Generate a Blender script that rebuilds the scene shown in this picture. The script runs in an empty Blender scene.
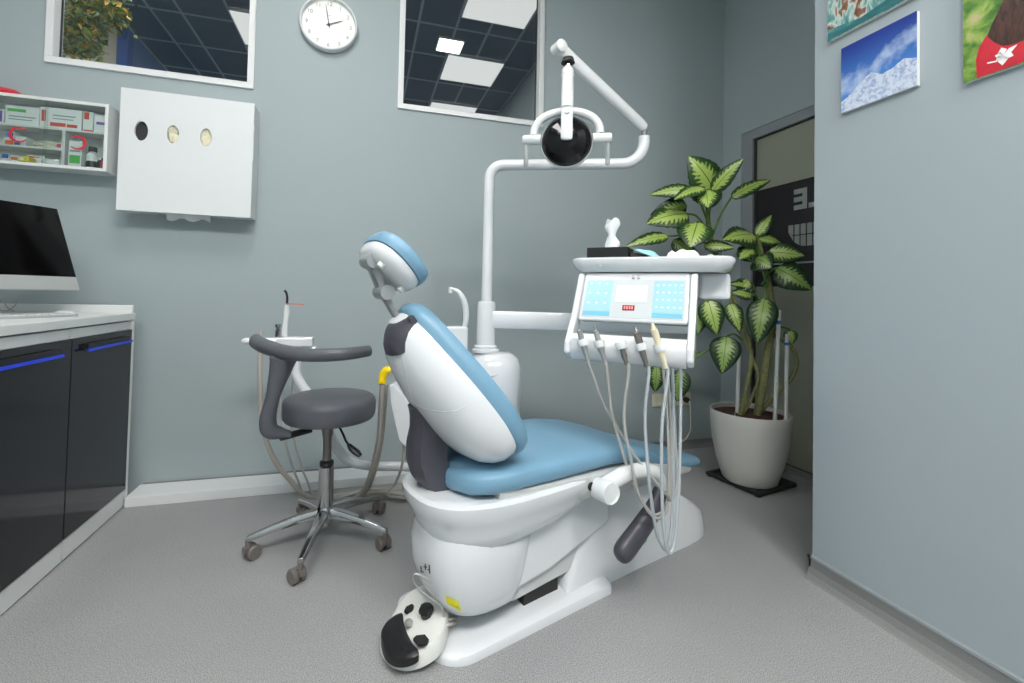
import bpy, bmesh, math, random
from mathutils import Vector, Matrix, noise
random.seed(7)
V = Vector
col = bpy.context.scene.collection
sc = bpy.context.scene
PI = math.pi

# ------------------------------------------------------------------ camera
YAW, PITCH, ROLL, FPX, SX, SY = 0.2799, 0.0252, 0.0226, 456.35, -15.85, -59.0
FWD = V((math.sin(YAW)*math.cos(PITCH), math.cos(YAW)*math.cos(PITCH), math.sin(PITCH)))
RT0 = V((math.cos(YAW), -math.sin(YAW), 0)); UP0 = RT0.cross(FWD)
RT = RT0*math.cos(ROLL)+UP0*math.sin(ROLL); UP = -RT0*math.sin(ROLL)+UP0*math.cos(ROLL)
EYE = V((0, 0, 1.0))
cd = bpy.data.cameras.new('camera'); cam = bpy.data.objects.new('camera', cd); col.objects.link(cam)
cam.matrix_world = Matrix(((RT.x, UP.x, -FWD.x, EYE.x), (RT.y, UP.y, -FWD.y, EYE.y), (RT.z, UP.z, -FWD.z, EYE.z), (0, 0, 0, 1)))
cd.sensor_width = 36; cd.lens = FPX/1024*36; cd.shift_x = -SX/1024; cd.shift_y = SY/1024
cd.clip_start = 0.02; cd.clip_end = 60
sc.camera = cam
sc.view_settings.view_transform = 'Standard'; sc.view_settings.look = 'None'
sc.view_settings.gamma = 1; sc.view_settings.use_curve_mapping = False
sc.view_settings.exposure = 0.0
w = bpy.data.worlds.new('world'); sc.world = w; w.use_nodes = True
w.node_tree.nodes['Background'].inputs[0].default_value = (.6, .68, .75, 1)
w.node_tree.nodes['Background'].inputs[1].default_value = 0.15

# ceiling panel lamps: (x, y, z, size x, size y, power) -- built in light_panel() below
ROOM_LIGHTS = [(-0.42, 1.35, 2.98, .6, .6, 20), (-0.85, -0.75, 2.98, .6, .6, 36), (0.1, -0.75, 2.98, .6, .6, 42), (1.05, -0.75, 2.98, .6, .6, 50)]

def ray(x, y): return FWD + RT*((x-512-SX)/FPX) - UP*((y-341.5-SY)/FPX)
def at(x, y, **k):
    """world point seen at photo position x,y on the plane X=, Y= or Z=, or at distance d along the view axis"""
    r = ray(x, y); (a, v), = k.items()
    if a == 'd': return EYE + r*v
    i = 'XYZ'.index(a)
    return EYE + r*((v-EYE[i])/r[i])

# ------------------------------------------------------------------ materials
def srgb(r, g, b):
    f = lambda c: (c/255/12.92) if c/255 <= .04045 else ((c/255+.055)/1.055)**2.4
    return (f(r), f(g), f(b), 1)
def newmat(name):
    m = bpy.data.materials.new(name); m.use_nodes = True
    nt = m.node_tree; b = nt.nodes['Principled BSDF']; return m, nt, b
def mat(name, c, rough=.5, metal=0, bump=0, bscale=200, var=0, vscale=8, coat=0, spec=.5, sheen=0, trans=0, emit=None, estr=1, sss=0, alpha=1):
    m, nt, b = newmat(name)
    b.inputs['Base Color'].default_value = c
    b.inputs['Roughness'].default_value = rough; b.inputs['Metallic'].default_value = metal
    b.inputs['Coat Weight'].default_value = coat; b.inputs['Coat Roughness'].default_value = .08
    b.inputs['Specular IOR Level'].default_value = spec
    b.inputs['Transmission Weight'].default_value = trans
    b.inputs['Alpha'].default_value = alpha
    if emit: b.inputs['Emission Color'].default_value = emit; b.inputs['Emission Strength'].default_value = estr
    if var or bump:
        tc = nt.nodes.new('ShaderNodeTexCoord')
    if var:
        n = nt.nodes.new('ShaderNodeTexNoise'); n.inputs['Scale'].default_value = vscale; n.inputs['Detail'].default_value = 4
        nt.links.new(tc.outputs['Object'], n.inputs['Vector'])
        r = nt.nodes.new('ShaderNodeMix'); r.data_type = 'RGBA'
        r.inputs[6].default_value = tuple(x*(1-var) for x in c[:3])+(1,)
        r.inputs[7].default_value = tuple(min(1, x*(1+var)) for x in c[:3])+(1,)
        nt.links.new(n.outputs['Fac'], r.inputs[0]); nt.links.new(r.outputs[2], b.inputs['Base Color'])
    if bump:
        n2 = nt.nodes.new('ShaderNodeTexNoise'); n2.inputs['Scale'].default_value = bscale; n2.inputs['Detail'].default_value = 3
        nt.links.new(tc.outputs['Object'], n2.inputs['Vector'])
        bp = nt.nodes.new('ShaderNodeBump'); bp.inputs['Strength'].default_value = bump; bp.inputs['Distance'].default_value = .002
        nt.links.new(n2.outputs['Fac'], bp.inputs['Height']); nt.links.new(bp.outputs['Normal'], b.inputs['Normal'])
    return m

def floor_mat():
    m, nt, b = newmat('speckled_vinyl')
    tc = nt.nodes.new('ShaderNodeTexCoord')
    n = nt.nodes.new('ShaderNodeTexNoise'); n.inputs['Scale'].default_value = 330; n.inputs['Detail'].default_value = 2; n.inputs['Roughness'].default_value = .8
    v = nt.nodes.new('ShaderNodeTexVoronoi'); v.inputs['Scale'].default_value = 500
    big = nt.nodes.new('ShaderNodeTexNoise'); big.inputs['Scale'].default_value = 2.2; big.inputs['Detail'].default_value = 5
    for q in (n, v, big): nt.links.new(tc.outputs['Object'], q.inputs['Vector'])
    cr = nt.nodes.new('ShaderNodeValToRGB'); e = cr.color_ramp.elements
    e[0].position = .34; e[0].color = srgb(110, 115, 116); e[1].position = .66; e[1].color = srgb(182, 188, 189)
    mid = e.new(.5); mid.color = srgb(150, 155, 156)
    nt.links.new(n.outputs['Fac'], cr.inputs[0])
    mx = nt.nodes.new('ShaderNodeMix'); mx.data_type = 'RGBA'; mx.blend_type = 'MULTIPLY'; mx.inputs[0].default_value = .35
    r2 = nt.nodes.new('ShaderNodeValToRGB'); r2.color_ramp.elements[0].position = .3; r2.color_ramp.elements[0].color = (.72, .72, .72, 1); r2.color_ramp.elements[1].position = .7
    nt.links.new(big.outputs['Fac'], r2.inputs[0])
    nt.links.new(cr.outputs[0], mx.inputs[6]); nt.links.new(r2.outputs[0], mx.inputs[7])
    m2 = nt.nodes.new('ShaderNodeMix'); m2.data_type = 'RGBA'; m2.blend_type = 'MULTIPLY'; m2.inputs[0].default_value = .25
    nt.links.new(mx.outputs[2], m2.inputs[6]); nt.links.new(v.outputs['Color'], m2.inputs[7])
    hs = nt.nodes.new('ShaderNodeHueSaturation'); hs.inputs['Saturation'].default_value = .25; hs.inputs['Value'].default_value = 1.08
    nt.links.new(m2.outputs[2], hs.inputs['Color'])
    nt.links.new(hs.outputs[0], b.inputs['Base Color'])
    b.inputs['Roughness'].default_value = .42; b.inputs['Specular IOR Level'].default_value = .35
    return m

M = {}
M['wall'] = mat('wall_paint', srgb(161, 173, 176), .6, bump=.1, bscale=120, var=.02, vscale=3)
M['wall_right'] = mat('wall_paint_right', srgb(161, 172, 177), .6, bump=.1, bscale=120, var=.02, vscale=3)
M['wall_white'] = mat('white_paint', srgb(225, 226, 222), .7)
M['floor'] = floor_mat()
M['coving'] = mat('vinyl_coving', srgb(130, 132, 131), .5, var=.3, vscale=330)
M['trim_metal'] = mat('coving_trim', srgb(165, 172, 176), .35, metal=.3)
M['white'] = mat('white_plastic', srgb(226, 229, 230), .22, coat=.35)
M['white2'] = mat('warm_white_plastic', srgb(226, 228, 223), .38)
M['shell'] = mat('white_gloss_shell', srgb(222, 225, 228), .16, coat=.6)
M['grey_pl'] = mat('light_grey_plastic', srgb(200, 203, 202), .35)
M['white_lam'] = mat('white_laminate', srgb(222, 225, 224), .3, var=.01)
M['painted_board'] = mat('white_painted_board', srgb(222, 226, 227), .45)
M['seat_blue'] = mat('blue_vinyl', srgb(118, 160, 186), .38, bump=.25, bscale=420, var=.03, vscale=6)
M['stool_grey'] = mat('dark_grey_vinyl', srgb(90, 92, 99), .42, bump=.3, bscale=420)
M['stool_pu'] = mat('grey_polyurethane', srgb(92, 95, 102), .38)
M['charcoal'] = mat('charcoal_plastic', srgb(70, 70, 79), .4)
M['black'] = mat('black_plastic', srgb(24, 24, 26), .4)
M['blackrub'] = mat('black_rubber', srgb(34, 33, 34), .6)
M['gloss_black'] = mat('black_gloss_door', srgb(34, 33, 38), .09, spec=.45, var=.03, vscale=2)
M['mirrorblack'] = mat('dark_reflector_glass', srgb(12, 11, 13), .12, spec=.35)
M['screen'] = mat('black_glass_screen', srgb(6, 5, 6), .08, spec=.25)
M['alu'] = mat('silver_aluminium', srgb(196, 200, 199), .35, metal=.55)
M['chrome'] = mat('polished_chrome', srgb(190, 190, 190), .12, metal=1)
M['metal'] = mat('brushed_metal', srgb(178, 177, 174), .28, metal=.6)
M['greymetal'] = mat('grey_painted_metal', srgb(158, 162, 164), .35, metal=.3)
M['caster'] = mat('taupe_caster_plastic', srgb(112, 106, 102), .45)
M['hose'] = mat('grey_silicone_hose', srgb(176, 175, 170), .45)
M['hose2'] = mat('bluish_grey_hose', srgb(175, 182, 186), .4)
M['hose3'] = mat('taupe_suction_hose', srgb(176, 170, 163), .5)
M['yellow'] = mat('yellow_plastic', srgb(250, 214, 0), .35)
M['label_y'] = mat('yellow_label', srgb(232, 226, 20), .5)
M['red'] = mat('red_plastic', srgb(205, 40, 55), .4)
M['orange'] = mat('orange_plastic', srgb(225, 90, 30), .35)
M['blue_edge'] = mat('blue_edge_strip', srgb(35, 70, 235), .35)
M['blue_tie'] = mat('blue_tape', srgb(45, 110, 190), .5)
M['green_dot'] = mat('green_sticker', srgb(120, 200, 40), .5)
M['paper'] = mat('white_tissue_paper', srgb(236, 240, 240), .8, bump=.8, bscale=60)
M['paper_blue'] = mat('pale_cyan_film', srgb(165, 222, 230), .4)
M['ink'] = mat('dark_ink', srgb(70, 70, 72), .6)
M['glove'] = mat('cream_latex', srgb(222, 216, 190), .6, bump=1, bscale=60, var=.12, vscale=40)
M['hole'] = mat('dark_interior', srgb(52, 52, 54), .8)
M['pot'] = mat('white_ceramic_pot', srgb(208, 207, 200), .4, var=.03)
M['soil'] = mat('dark_soil', srgb(68, 44, 36), .95, bump=3, bscale=90, var=.5, vscale=60)
M['stem'] = mat('green_stem', srgb(88, 120, 50), .5, var=.35, vscale=30)
M['old_stem'] = mat('ringed_old_stem', srgb(132, 134, 88), .7, var=.65, vscale=60, bump=1, bscale=80)
M['stake'] = mat('white_plastic_stake', srgb(215, 218, 215), .4)
M['socket'] = mat('ivory_socket_plastic', srgb(220, 218, 196), .4)
M['led'] = mat('red_led_display', srgb(120, 16, 22), .2, emit=(.5, .02, .03, 1), estr=.15)
M['digit'] = mat('lit_digit', srgb(230, 120, 120), .3, emit=(1, .3, .3, 1), estr=.5)
M['panel_cyan'] = mat('cyan_membrane', srgb(156, 204, 216), .3, var=.04, vscale=60)
M['panel_cyan2'] = mat('cyan_membrane_edge', srgb(112, 188, 214), .3)
M['panel_grey'] = mat('grey_membrane', srgb(196, 203, 206), .3)
M['btn'] = mat('membrane_button', srgb(216, 230, 234), .35)
M['gunmetal'] = mat('gunmetal_handpiece', srgb(128, 124, 120), .3, metal=.5)
M['cream'] = mat('cream_scaler_plastic', srgb(224, 216, 186), .4)
M['doorframe'] = mat('aluminium_door_frame', srgb(150, 155, 158), .4, metal=.25)
M['darkgasket'] = mat('dark_gasket', srgb(40, 42, 42), .5)
M['film'] = mat('black_door_film', srgb(30, 25, 28), .25)
M['film_grey'] = mat('grey_door_letters', srgb(150, 155, 152), .4)
M['tile'] = mat('navy_ceiling_tile', srgb(64, 82, 104), .45, var=.1, vscale=3)
M['grid'] = mat('ceiling_grid_bar', srgb(150, 165, 178), .4)
M['beige'] = mat('beige_paint', srgb(196, 190, 172), .8)
M['blue_wall'] = mat('blue_paint', srgb(70, 116, 172), .6)
M['deep_blue'] = mat('deep_blue_trim', srgb(22, 84, 170), .5)
M['winframe'] = mat('white_window_frame', srgb(228, 230, 230), .35)
M['clockface'] = mat('clock_face', srgb(240, 241, 238), .5)
M['numeral'] = mat('clock_numerals', srgb(168, 170, 158), .6)
M['petal'] = mat('white_petal', srgb(245, 245, 245), .6)

def emis(name, c, s):
    m = bpy.data.materials.new(name); m.use_nodes = True; nt = m.node_tree
    nt.nodes.remove(nt.nodes['Principled BSDF']); e = nt.nodes.new('ShaderNodeEmission')
    e.inputs[0].default_value = c; e.inputs[1].default_value = s
    nt.links.new(e.outputs[0], nt.nodes['Material Output'].inputs[0]); return m
M['diffuser'] = emis('cool_panel_diffuser', (1, .985, .95, 1), .80)
M['downlight'] = emis('bright_downlight', (1, .98, .92, 1), 5)
M['fill_diffuser'] = emis('fill_panel_diffuser', (1, .98, .94, 1), 17)
M['greyframe'] = mat('panel_frame', srgb(190, 192, 190), .5)

def glass_mat(name, tint, gloss=.12, rough=.0):
    m = bpy.data.materials.new(name); m.use_nodes = True; nt = m.node_tree
    nt.nodes.remove(nt.nodes['Principled BSDF'])
    t = nt.nodes.new('ShaderNodeBsdfTransparent'); t.inputs[0].default_value = tint
    g = nt.nodes.new('ShaderNodeBsdfGlossy'); g.inputs['Roughness'].default_value = rough
    f = nt.nodes.new('ShaderNodeFresnel'); f.inputs[0].default_value = 1.45
    mx = nt.nodes.new('ShaderNodeMixShader')
    nt.links.new(f.outputs[0], mx.inputs[0]); nt.links.new(t.outputs[0], mx.inputs[1]); nt.links.new(g.outputs[0], mx.inputs[2])
    nt.links.new(mx.outputs[0], nt.nodes['Material Output'].inputs[0]); return m
M['winglass'] = glass_mat('window_glass', (.93, .96, .97, 1))
M['clearglass'] = glass_mat('thin_clear_glass', (.95, .98, .97, 1))
M['clearpl'] = mat('clear_handle_plastic', srgb(205, 212, 212), .15, trans=.45)
def frosted():
    m, nt, b = newmat('frosted_door_glass')
    b.inputs['Base Color'].default_value = srgb(172, 178, 164); b.inputs['Roughness'].default_value = .4
    b.inputs['Transmission Weight'].default_value = .45
    return m
M['frost'] = frosted()

def leaf_mat(name, pale, dark, edge=.58):
    m, nt, b = newmat(name)
    uv = nt.nodes.new('ShaderNodeUVMap'); sp = nt.nodes.new('ShaderNodeSeparateXYZ'); nt.links.new(uv.outputs[0], sp.inputs[0])
    def math_(op, a, bb=None, c=None):
        n = nt.nodes.new('ShaderNodeMath'); n.operation = op
        for i, q in enumerate((a, bb, c)):
            if q is None: continue
            if isinstance(q, (int, float)): n.inputs[i].default_value = q
            else: nt.links.new(q, n.inputs[i])
        return n.outputs[0]
    u, v = sp.outputs[0], sp.outputs[1]                 # u along the leaf, v -1..1 across
    av = math_('ABSOLUTE', v)
    vein = math_('SINE', math_('MULTIPLY', math_('SUBTRACT', u, math_('MULTIPLY', av, .22)), 62.0))
    tc = nt.nodes.new('ShaderNodeTexCoord'); n = nt.nodes.new('ShaderNodeTexNoise'); n.inputs['Scale'].default_value = 55; n.inputs['Detail'].default_value = 3
    nt.links.new(tc.outputs['Object'], n.inputs['Vector'])
    f = math_('ADD', av, math_('MULTIPLY', vein, .12)); f = math_('ADD', f, math_('MULTIPLY', math_('SUBTRACT', n.outputs['Fac'], .5), .7))
    # dark toward the tip too
    f = math_('ADD', f, math_('MULTIPLY', math_('POWER', u, 5), .25))
    cr = nt.nodes.new('ShaderNodeValToRGB'); e = cr.color_ramp.elements
    e[0].position = edge-.10; e[0].color = pale; e[1].position = edge+.10; e[1].color = dark
    nt.links.new(f, cr.inputs[0])
    mid = math_('LESS_THAN', av, .035)
    mx = nt.nodes.new('ShaderNodeMix'); mx.data_type = 'RGBA'; nt.links.new(mid, mx.inputs[0]); nt.links.new(cr.outputs[0], mx.inputs[6])
    mx.inputs[7].default_value = srgb(88, 122, 50)
    nt.links.new(mx.outputs[2], b.inputs['Base Color'])
    b.inputs['Roughness'].default_value = .35
    return m
M['leaf'] = leaf_mat('variegated_leaf', srgb(166, 190, 98), srgb(38, 70, 32), .50)
M['leaf2'] = leaf_mat('darker_variegated_leaf', srgb(138, 166, 88), srgb(30, 58, 30), .43)
M['ficus'] = mat('golden_green_leaf', srgb(128, 140, 44), .4, var=.4, vscale=5)
M['ficus2'] = mat('yellow_leaf', srgb(226, 184, 74), .4, var=.25, vscale=5)
M['ficus3'] = mat('deep_green_leaf', srgb(58, 88, 30), .45)

# ------------------------------------------------------------------ mesh building
class MB:
    def __init__(s): s.bm = bmesh.new()
    def ring_loft(s, rings, closed=True, cap=True):
        vs = [[s.bm.verts.new(p) for p in r] for r in rings]
        n = len(vs[0])
        for a, b in zip(vs, vs[1:]):
            for i in range(n if closed else n-1):
                j = (i+1) % n
                try: s.bm.faces.new((a[i], a[j], b[j], b[i]))
                except ValueError: pass
        if cap:
            for r in (vs[0][::-1], vs[-1]):
                try: s.bm.faces.new(r)
                except ValueError: pass
        return s
    def box(s, a, b, fr=None):
        a, b = V(a), V(b)
        P = [V((x, y, z)) for x in (a.x, b.x) for y in (a.y, b.y) for z in (a.z, b.z)]
        if fr: P = [fr(p) for p in P]
        v = [s.bm.verts.new(p) for p in P]
        for q in ((0, 1, 3, 2), (4, 6, 7, 5), (0, 4, 5, 1), (2, 3, 7, 6), (0, 2, 6, 4), (1, 5, 7, 3)):
            s.bm.faces.new([v[i] for i in q])
        return s
    def prism(s, pts, vec):
        """closed polygon of points pushed along vec"""
        a = [V(p) for p in pts]; vec = V(vec)
        return s.ring_loft([a, [p+vec for p in a]])
    def tube(s, pts, r, n=12, cap=True, up=None):
        pts = [V(p) for p in pts]; rs = r if isinstance(r, (list, tuple)) else [r]*len(pts)
        rings = []; prev = None
        for i, p in enumerate(pts):
            t = (pts[min(i+1, len(pts)-1)]-pts[max(i-1, 0)]).normalized()
            if prev is None:
                ref = V((0, 0, 1)) if abs(t.z) < .9 else V((1, 0, 0))
                if up is not None: ref = V(up)
                x = (ref - t*ref.dot(t)).normalized()
            else: x = (prev - t*prev.dot(t)).normalized()
            prev = x; y = t.cross(x)
            rr = rs[i]; ra, rb = rr if isinstance(rr, tuple) else (rr, rr)
            rings.append([p + x*(math.cos(2*PI*k/n)*ra) + y*(math.sin(2*PI*k/n)*rb) for k in range(n)])
        return s.ring_loft(rings, True, cap)
    def cyl(s, a, b, r, r2=None, n=24): return s.tube([a, b], [r, r if r2 is None else r2], n)
    def lathe(s, prof, c=(0, 0, 0), ax=(0, 0, 1), n=40, sx=1, sy=1, rot=0, cap=True):
        c = V(c); ax = V(ax).normalized(); ref = V((1, 0, 0)) if abs(ax.x) < .9 else V((0, 1, 0))
        x = (ref-ax*ref.dot(ax)).normalized(); y = ax.cross(x)
        rings = []
        for r, z in prof:
            rings.append([c+ax*z+x*(math.cos(2*PI*k/n+rot)*max(r, 1e-4)*sx)+y*(math.sin(2*PI*k/n+rot)*max(r, 1e-4)*sy) for k in range(n)])
        return s.ring_loft(rings, True, cap)
    def sphere(s, c, r, n=16, sc3=(1, 1, 1)):
        c = V(c); rings = []
        for i in range(1, n//2):
            th = PI*i/(n//2)
            rings.append([c+V((math.sin(th)*math.cos(2*PI*k/n)*r*sc3[0], math.sin(th)*math.sin(2*PI*k/n)*r*sc3[1], math.cos(th)*r*sc3[2])) for k in range(n)])
        return s.ring_loft(rings)
    def poly(s, pts): s.bm.faces.new([s.bm.verts.new(V(p)) for p in pts]); return s

def cr(pts, n=8, closed=False):
    """smooth curve through the points"""
    P = [V(p) for p in pts]; out = []; m = len(P)
    for i in range(m if closed else m-1):
        if closed: a, b, c, d = P[(i-1) % m], P[i], P[(i+1) % m], P[(i+2) % m]
        else: a, b, c, d = P[max(i-1, 0)], P[i], P[i+1], P[min(i+2, m-1)]
        for k in range(n):
            t = k/n
            out.append(.5*((2*b)+(c-a)*t+(2*a-5*b+4*c-d)*t*t+(3*b-a-3*c+d)*t**3))
    if not closed: out.append(P[-1])
    return out

ORG = {}
def thing(name, label, cat, loc=(0, 0, 0), group=None):
    o = bpy.data.objects.new(name, None); o.empty_display_size = .05; o.location = loc; col.objects.link(o)
    o['label'] = label; o['category'] = cat
    if group: o['group'] = group
    ORG[o.name] = V(loc); return o
def build(name, mb, m, parent=None, smooth=True, bevel=0, seg=2, sub=0, label=None, cat=None, group=None, kind=None, origin=None, angle=40):
    me = bpy.data.meshes.new(name); bm = mb.bm
    bmesh.ops.remove_doubles(bm, verts=bm.verts, dist=1e-6)
    bmesh.ops.recalc_face_normals(bm, faces=bm.faces)
    if parent is not None: org = ORG[parent.name]
    elif origin is not None: org = V(origin)
    else:
        cs = [v.co for v in bm.verts]
        org = V(((min(c.x for c in cs)+max(c.x for c in cs))/2, (min(c.y for c in cs)+max(c.y for c in cs))/2, min(c.z for c in cs)))
        if kind == 'structure': org = V((0, 0, 0))
    for v in bm.verts: v.co -= org
    bm.to_mesh(me); bm.free()
    me.materials.append(m if not isinstance(m, str) else M[m])
    o = bpy.data.objects.new(name, me); col.objects.link(o)
    if parent is not None: o.parent = parent; ORG[o.name] = org
    else: o.location = org; ORG[o.name] = org
    if smooth:
        for p in me.polygons: p.use_smooth = True
        try: me.set_sharp_from_angle(angle=math.radians(angle))
        except Exception: pass
    if bevel:
        b = o.modifiers.new('bevel', 'BEVEL'); b.width = bevel; b.segments = seg; b.limit_method = 'ANGLE'; b.angle_limit = math.radians(35)
        b.harden_normals = False
    if sub:
        s_ = o.modifiers.new('sub', 'SUBSURF'); s_.levels = sub; s_.render_levels = sub
    if label: o['label'] = label
    if cat: o['category'] = cat
    if group: o['group'] = group
    if kind: o['kind'] = kind
    return o
def struct(name, mb, m, **k): return build(name, mb, m, kind='structure', smooth=False, **k)
def copy_tree(o, delta, label=None):
    c = o.copy(); col.objects.link(c); c.location = o.location+V(delta); ORG[c.name] = ORG[o.name]+V(delta)
    if label: c['label'] = label
    for ch in o.children:
        d = ch.copy(); col.objects.link(d); d.parent = c; ORG[d.name] = ORG[c.name]
        for g in ch.children:
            e = g.copy(); col.objects.link(e); e.parent = d; ORG[e.name] = ORG[c.name]
    return c

# ================================================================== the setting
YB = 2.61; XR = 1.587; XA = 2.38; YE = 1.29; CZ = 3.25; XL = -1.75; YF = -2.3
struct('floor', MB().box((XL-.1, YF-.1, -.05), (XA+.1, YB+.05, 0)), 'floor')
struct('ceiling', MB().box((XL-.1, YF-.1, CZ), (XA+.1, YB, CZ+.05)), 'wall_white')
# back wall with the two high window openings
W1 = (-2.15, -.585-.022); W2 = (.156+.022, 1.015-.022); WZ0, WZ1 = 2.045+.018, 2.93
W1 = (-1.432, W1[1]-.008)
b = MB()
e_ = .02        # the wall opening is a little larger than the clear window, the frame covers the joint
b.box((XL-.1, YB, 0), (XA+.1, YB+.1, WZ0-e_))
b.box((XL-.1, YB, WZ1+e_), (XA+.1, YB+.1, 3.6))
b.box((XL-.1, YB, WZ0-e_), (W1[0]-e_, YB+.1, WZ1+e_)); b.box((W1[1]+e_, YB, WZ0-e_), (W2[0]-e_, YB+.1, WZ1+e_)); b.box((W2[1]+e_, YB, WZ0-e_), (XA+.1, YB+.1, WZ1+e_))
struct('wall_back', b, 'wall')
struct('wall_left', MB().box((XL-.1, YF, 0), (XL, YB, CZ)), 'wall')
struct('wall_front', MB().box((XL-.1, YF-.1, 0), (XA+.1, YF, CZ)), 'wall')
struct('wall_right', MB().box((XR, YF, 0), (XR+.79, YE, CZ)), 'wall_right')
# alcove side wall with the glass door opening
DY0, DY1, DZ = 1.36, 2.449, 2.099
b = MB()
b.box((XA, YE, DZ), (XA+.1, YB, CZ)); b.box((XA, DY1, 0), (XA+.1, YB, DZ)); b.box((XA, YE, 0), (XA+.1, DY0, DZ))
b.box((XA, DY0, 0), (XA+.1, DY1, .03))
struct('wall_alcove', b, 'wall')
# coving skirtings
def coving(name, a, b_, n):
    a, b_, n = V(a), V(b_), V(n)
    m = MB(); pr = [(0, 0), (.03, 0), (.022, .006), (.010, .018), (.006, .035), (.006, .052), (0, .052)]
    m.ring_loft([[a+n*p+V((0, 0, z)) for p, z in pr], [b_+n*p+V((0, 0, z)) for p, z in pr]])
    o = struct(name, m, 'coving')
    return o
coving('baseboard_back', (-1.0, YB, 0), (XA, YB, 0), (0, -1, 0))
b = MB(); pr = [(0, 0), (.030, 0), (.022, .005), (.013, .018), (.008, .040), (.008, .072), (0, .072)]
b.ring_loft([[V((XR-p, y, z)) for p, z in pr] for y in (YF, YE+.008)])
b.box((XR-.008, YE, 0), (XA, YE+.008, .072))
struct('baseboard_right', b, 'coving')
struct('trim_1', MB().box((XR-.011, YF, .072), (XR, YE+.011, .080)).box((XR-.011, YE, .072), (XA, YE+.011, .08)), 'trim_metal')
coving('baseboard_alcove', (XA, YE+.05, 0), (XA, YB, 0), (-1, 0, 0))
struct('trim_2', MB().box((-1.0, YB-.008, .052), (XA, YB, .057)), 'trim_metal')
# white boxed pipe casing along the foot of the back wall
struct('trim_3', MB().box((-1.012, 2.452, 0), (.62, YB-.006, .045)), 'painted_board', bevel=.003)

def window(n, x0, x1, z0, z1, t=.03):
    fr = MB(); y0, y1 = YB-.012, YB+.060
    fr.box((x0-t, y0, z0-t), (x1+t, y1, z0)); fr.box((x0-t, y0, z1), (x1+t, y1, z1+t))
    fr.box((x0-t, y0, z0), (x0, y1, z1)); fr.box((x1, y0, z0), (x1+t, y1, z1))
    f = build('window_%d' % n, fr, 'winframe', kind='structure', smooth=False, bevel=.002, origin=(x0, YB, z0))
    g = MB().box((x0, YB+.045, z0), (x1, YB+.049, z1))
    build('glass_pane', g, 'winglass', f, smooth=False)
    s = MB(); q = .006
    s.box((x0, YB+.038, z0), (x0+q, YB+.0445, z1)); s.box((x1-q, YB+.038, z0), (x1, YB+.0445, z1))
    build('gasket', s, 'darkgasket', f, smooth=False)
window(1, W1[0], W1[1], WZ0, WZ1)
window(2, W2[0], W2[1], WZ0, WZ1)

# neighbouring room beyond the windows
Z2 = 3.5
struct('ceiling_neighbour', MB().box((-4.2, YB+.1, Z2), (3.2, 8.2, Z2+.05)), 'tile')
xs = [-3.5, -3.1, -2.75, -2.27, -1.93, -1.675, -1.25, -.9, -.55, -.2, .11, .41, .757, 1.065, 1.377, 1.70, 2.0]
ys = [3.0, 3.6, 4.2, 4.75, 5.35, 5.95, 6.55]
g = MB()
for x in xs: g.box((x-.011, YB+.1, Z2-.006), (x+.011, 8.2, Z2))
for y in ys: g.box((-4.2, y-.011, Z2-.0065), (3.2, y+.011, Z2))
struct('trim_4', g, 'grid')
struct('wall_neighbour_far', MB().box((-4.2, 8.2, 0), (3.2, 8.3, Z2)), 'tile')
struct('wall_neighbour_right', MB().box((1.72, YB+.1, 0), (1.82, 8.2, Z2)), 'wall')
b = MB().box((-4.2, 5.2, 0), (-2.36, 5.3, Z2)); struct('wall_neighbour_cream', b, 'beige')
struct('wall_neighbour_blue', MB().box((-2.37, 5.3, 0), (-2.27, 8.2, Z2)), 'blue_wall')
struct('trim_5', MB().box((-2.36, 5.19, 0), (-2.27, 5.3, Z2)), 'deep_blue')
struct('wall_neighbour_left', MB().box((-4.3, YB+.1, 0), (-4.2, 8.2, Z2)), 'beige')
struct('floor_neighbour', MB().box((-4.2, YB+.1, -.05), (3.2, 8.2, 0)), 'white_lam')
pn = [('second ceiling light panel seen through the tall window, in the middle', .757, 1.377, 4.63, 5.21), ('ceiling light panel cut by the top edge of the tall window', .757, 1.36, 3.37, 3.97),
      ('far ceiling light panel just above the tall window sill', .757, 1.377, 5.86, 6.46), ('ceiling light panel at the right edge of the left window', -1.24, -.62, 4.5, 5.1)]
for lab, x0, x1, y0, y1 in pn:
    t = thing('ceiling_light_panel', lab, 'ceiling light', ((x0+x1)/2, (y0+y1)/2, Z2-.03), 'light panels of the neighbouring room')
    build('diffuser', MB().box((x0+.008, y0+.008, Z2-.032), (x1-.008, y1-.008, Z2-.02)), 'diffuser', t, smooth=False)
    f = MB(); q = .008
    f.box((x0, y0, Z2-.034), (x1, y0+q, Z2-.0065)); f.box((x0, y1-q, Z2-.034), (x1, y1, Z2-.0065)); f.box((x0, y0, Z2-.034), (x0+q, y1, Z2-.0065)); f.box((x1-q, y0, Z2-.034), (x1, y1, Z2-.0065))
    build('frame', f, 'greyframe', t, smooth=False)
t = thing('square_downlight', 'small bright square downlight seen through the tall window', 'ceiling light', (.75, 4.48, Z2-.03))
build('diffuser', MB().box((.632, 4.37, Z2-.03), (.868, 4.60, Z2-.015)), 'downlight', t, smooth=False)
build('frame', MB().box((.622, 4.36, Z2-.026), (.878, 4.61, Z2-.0065)), 'greyframe', t, smooth=False)

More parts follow.
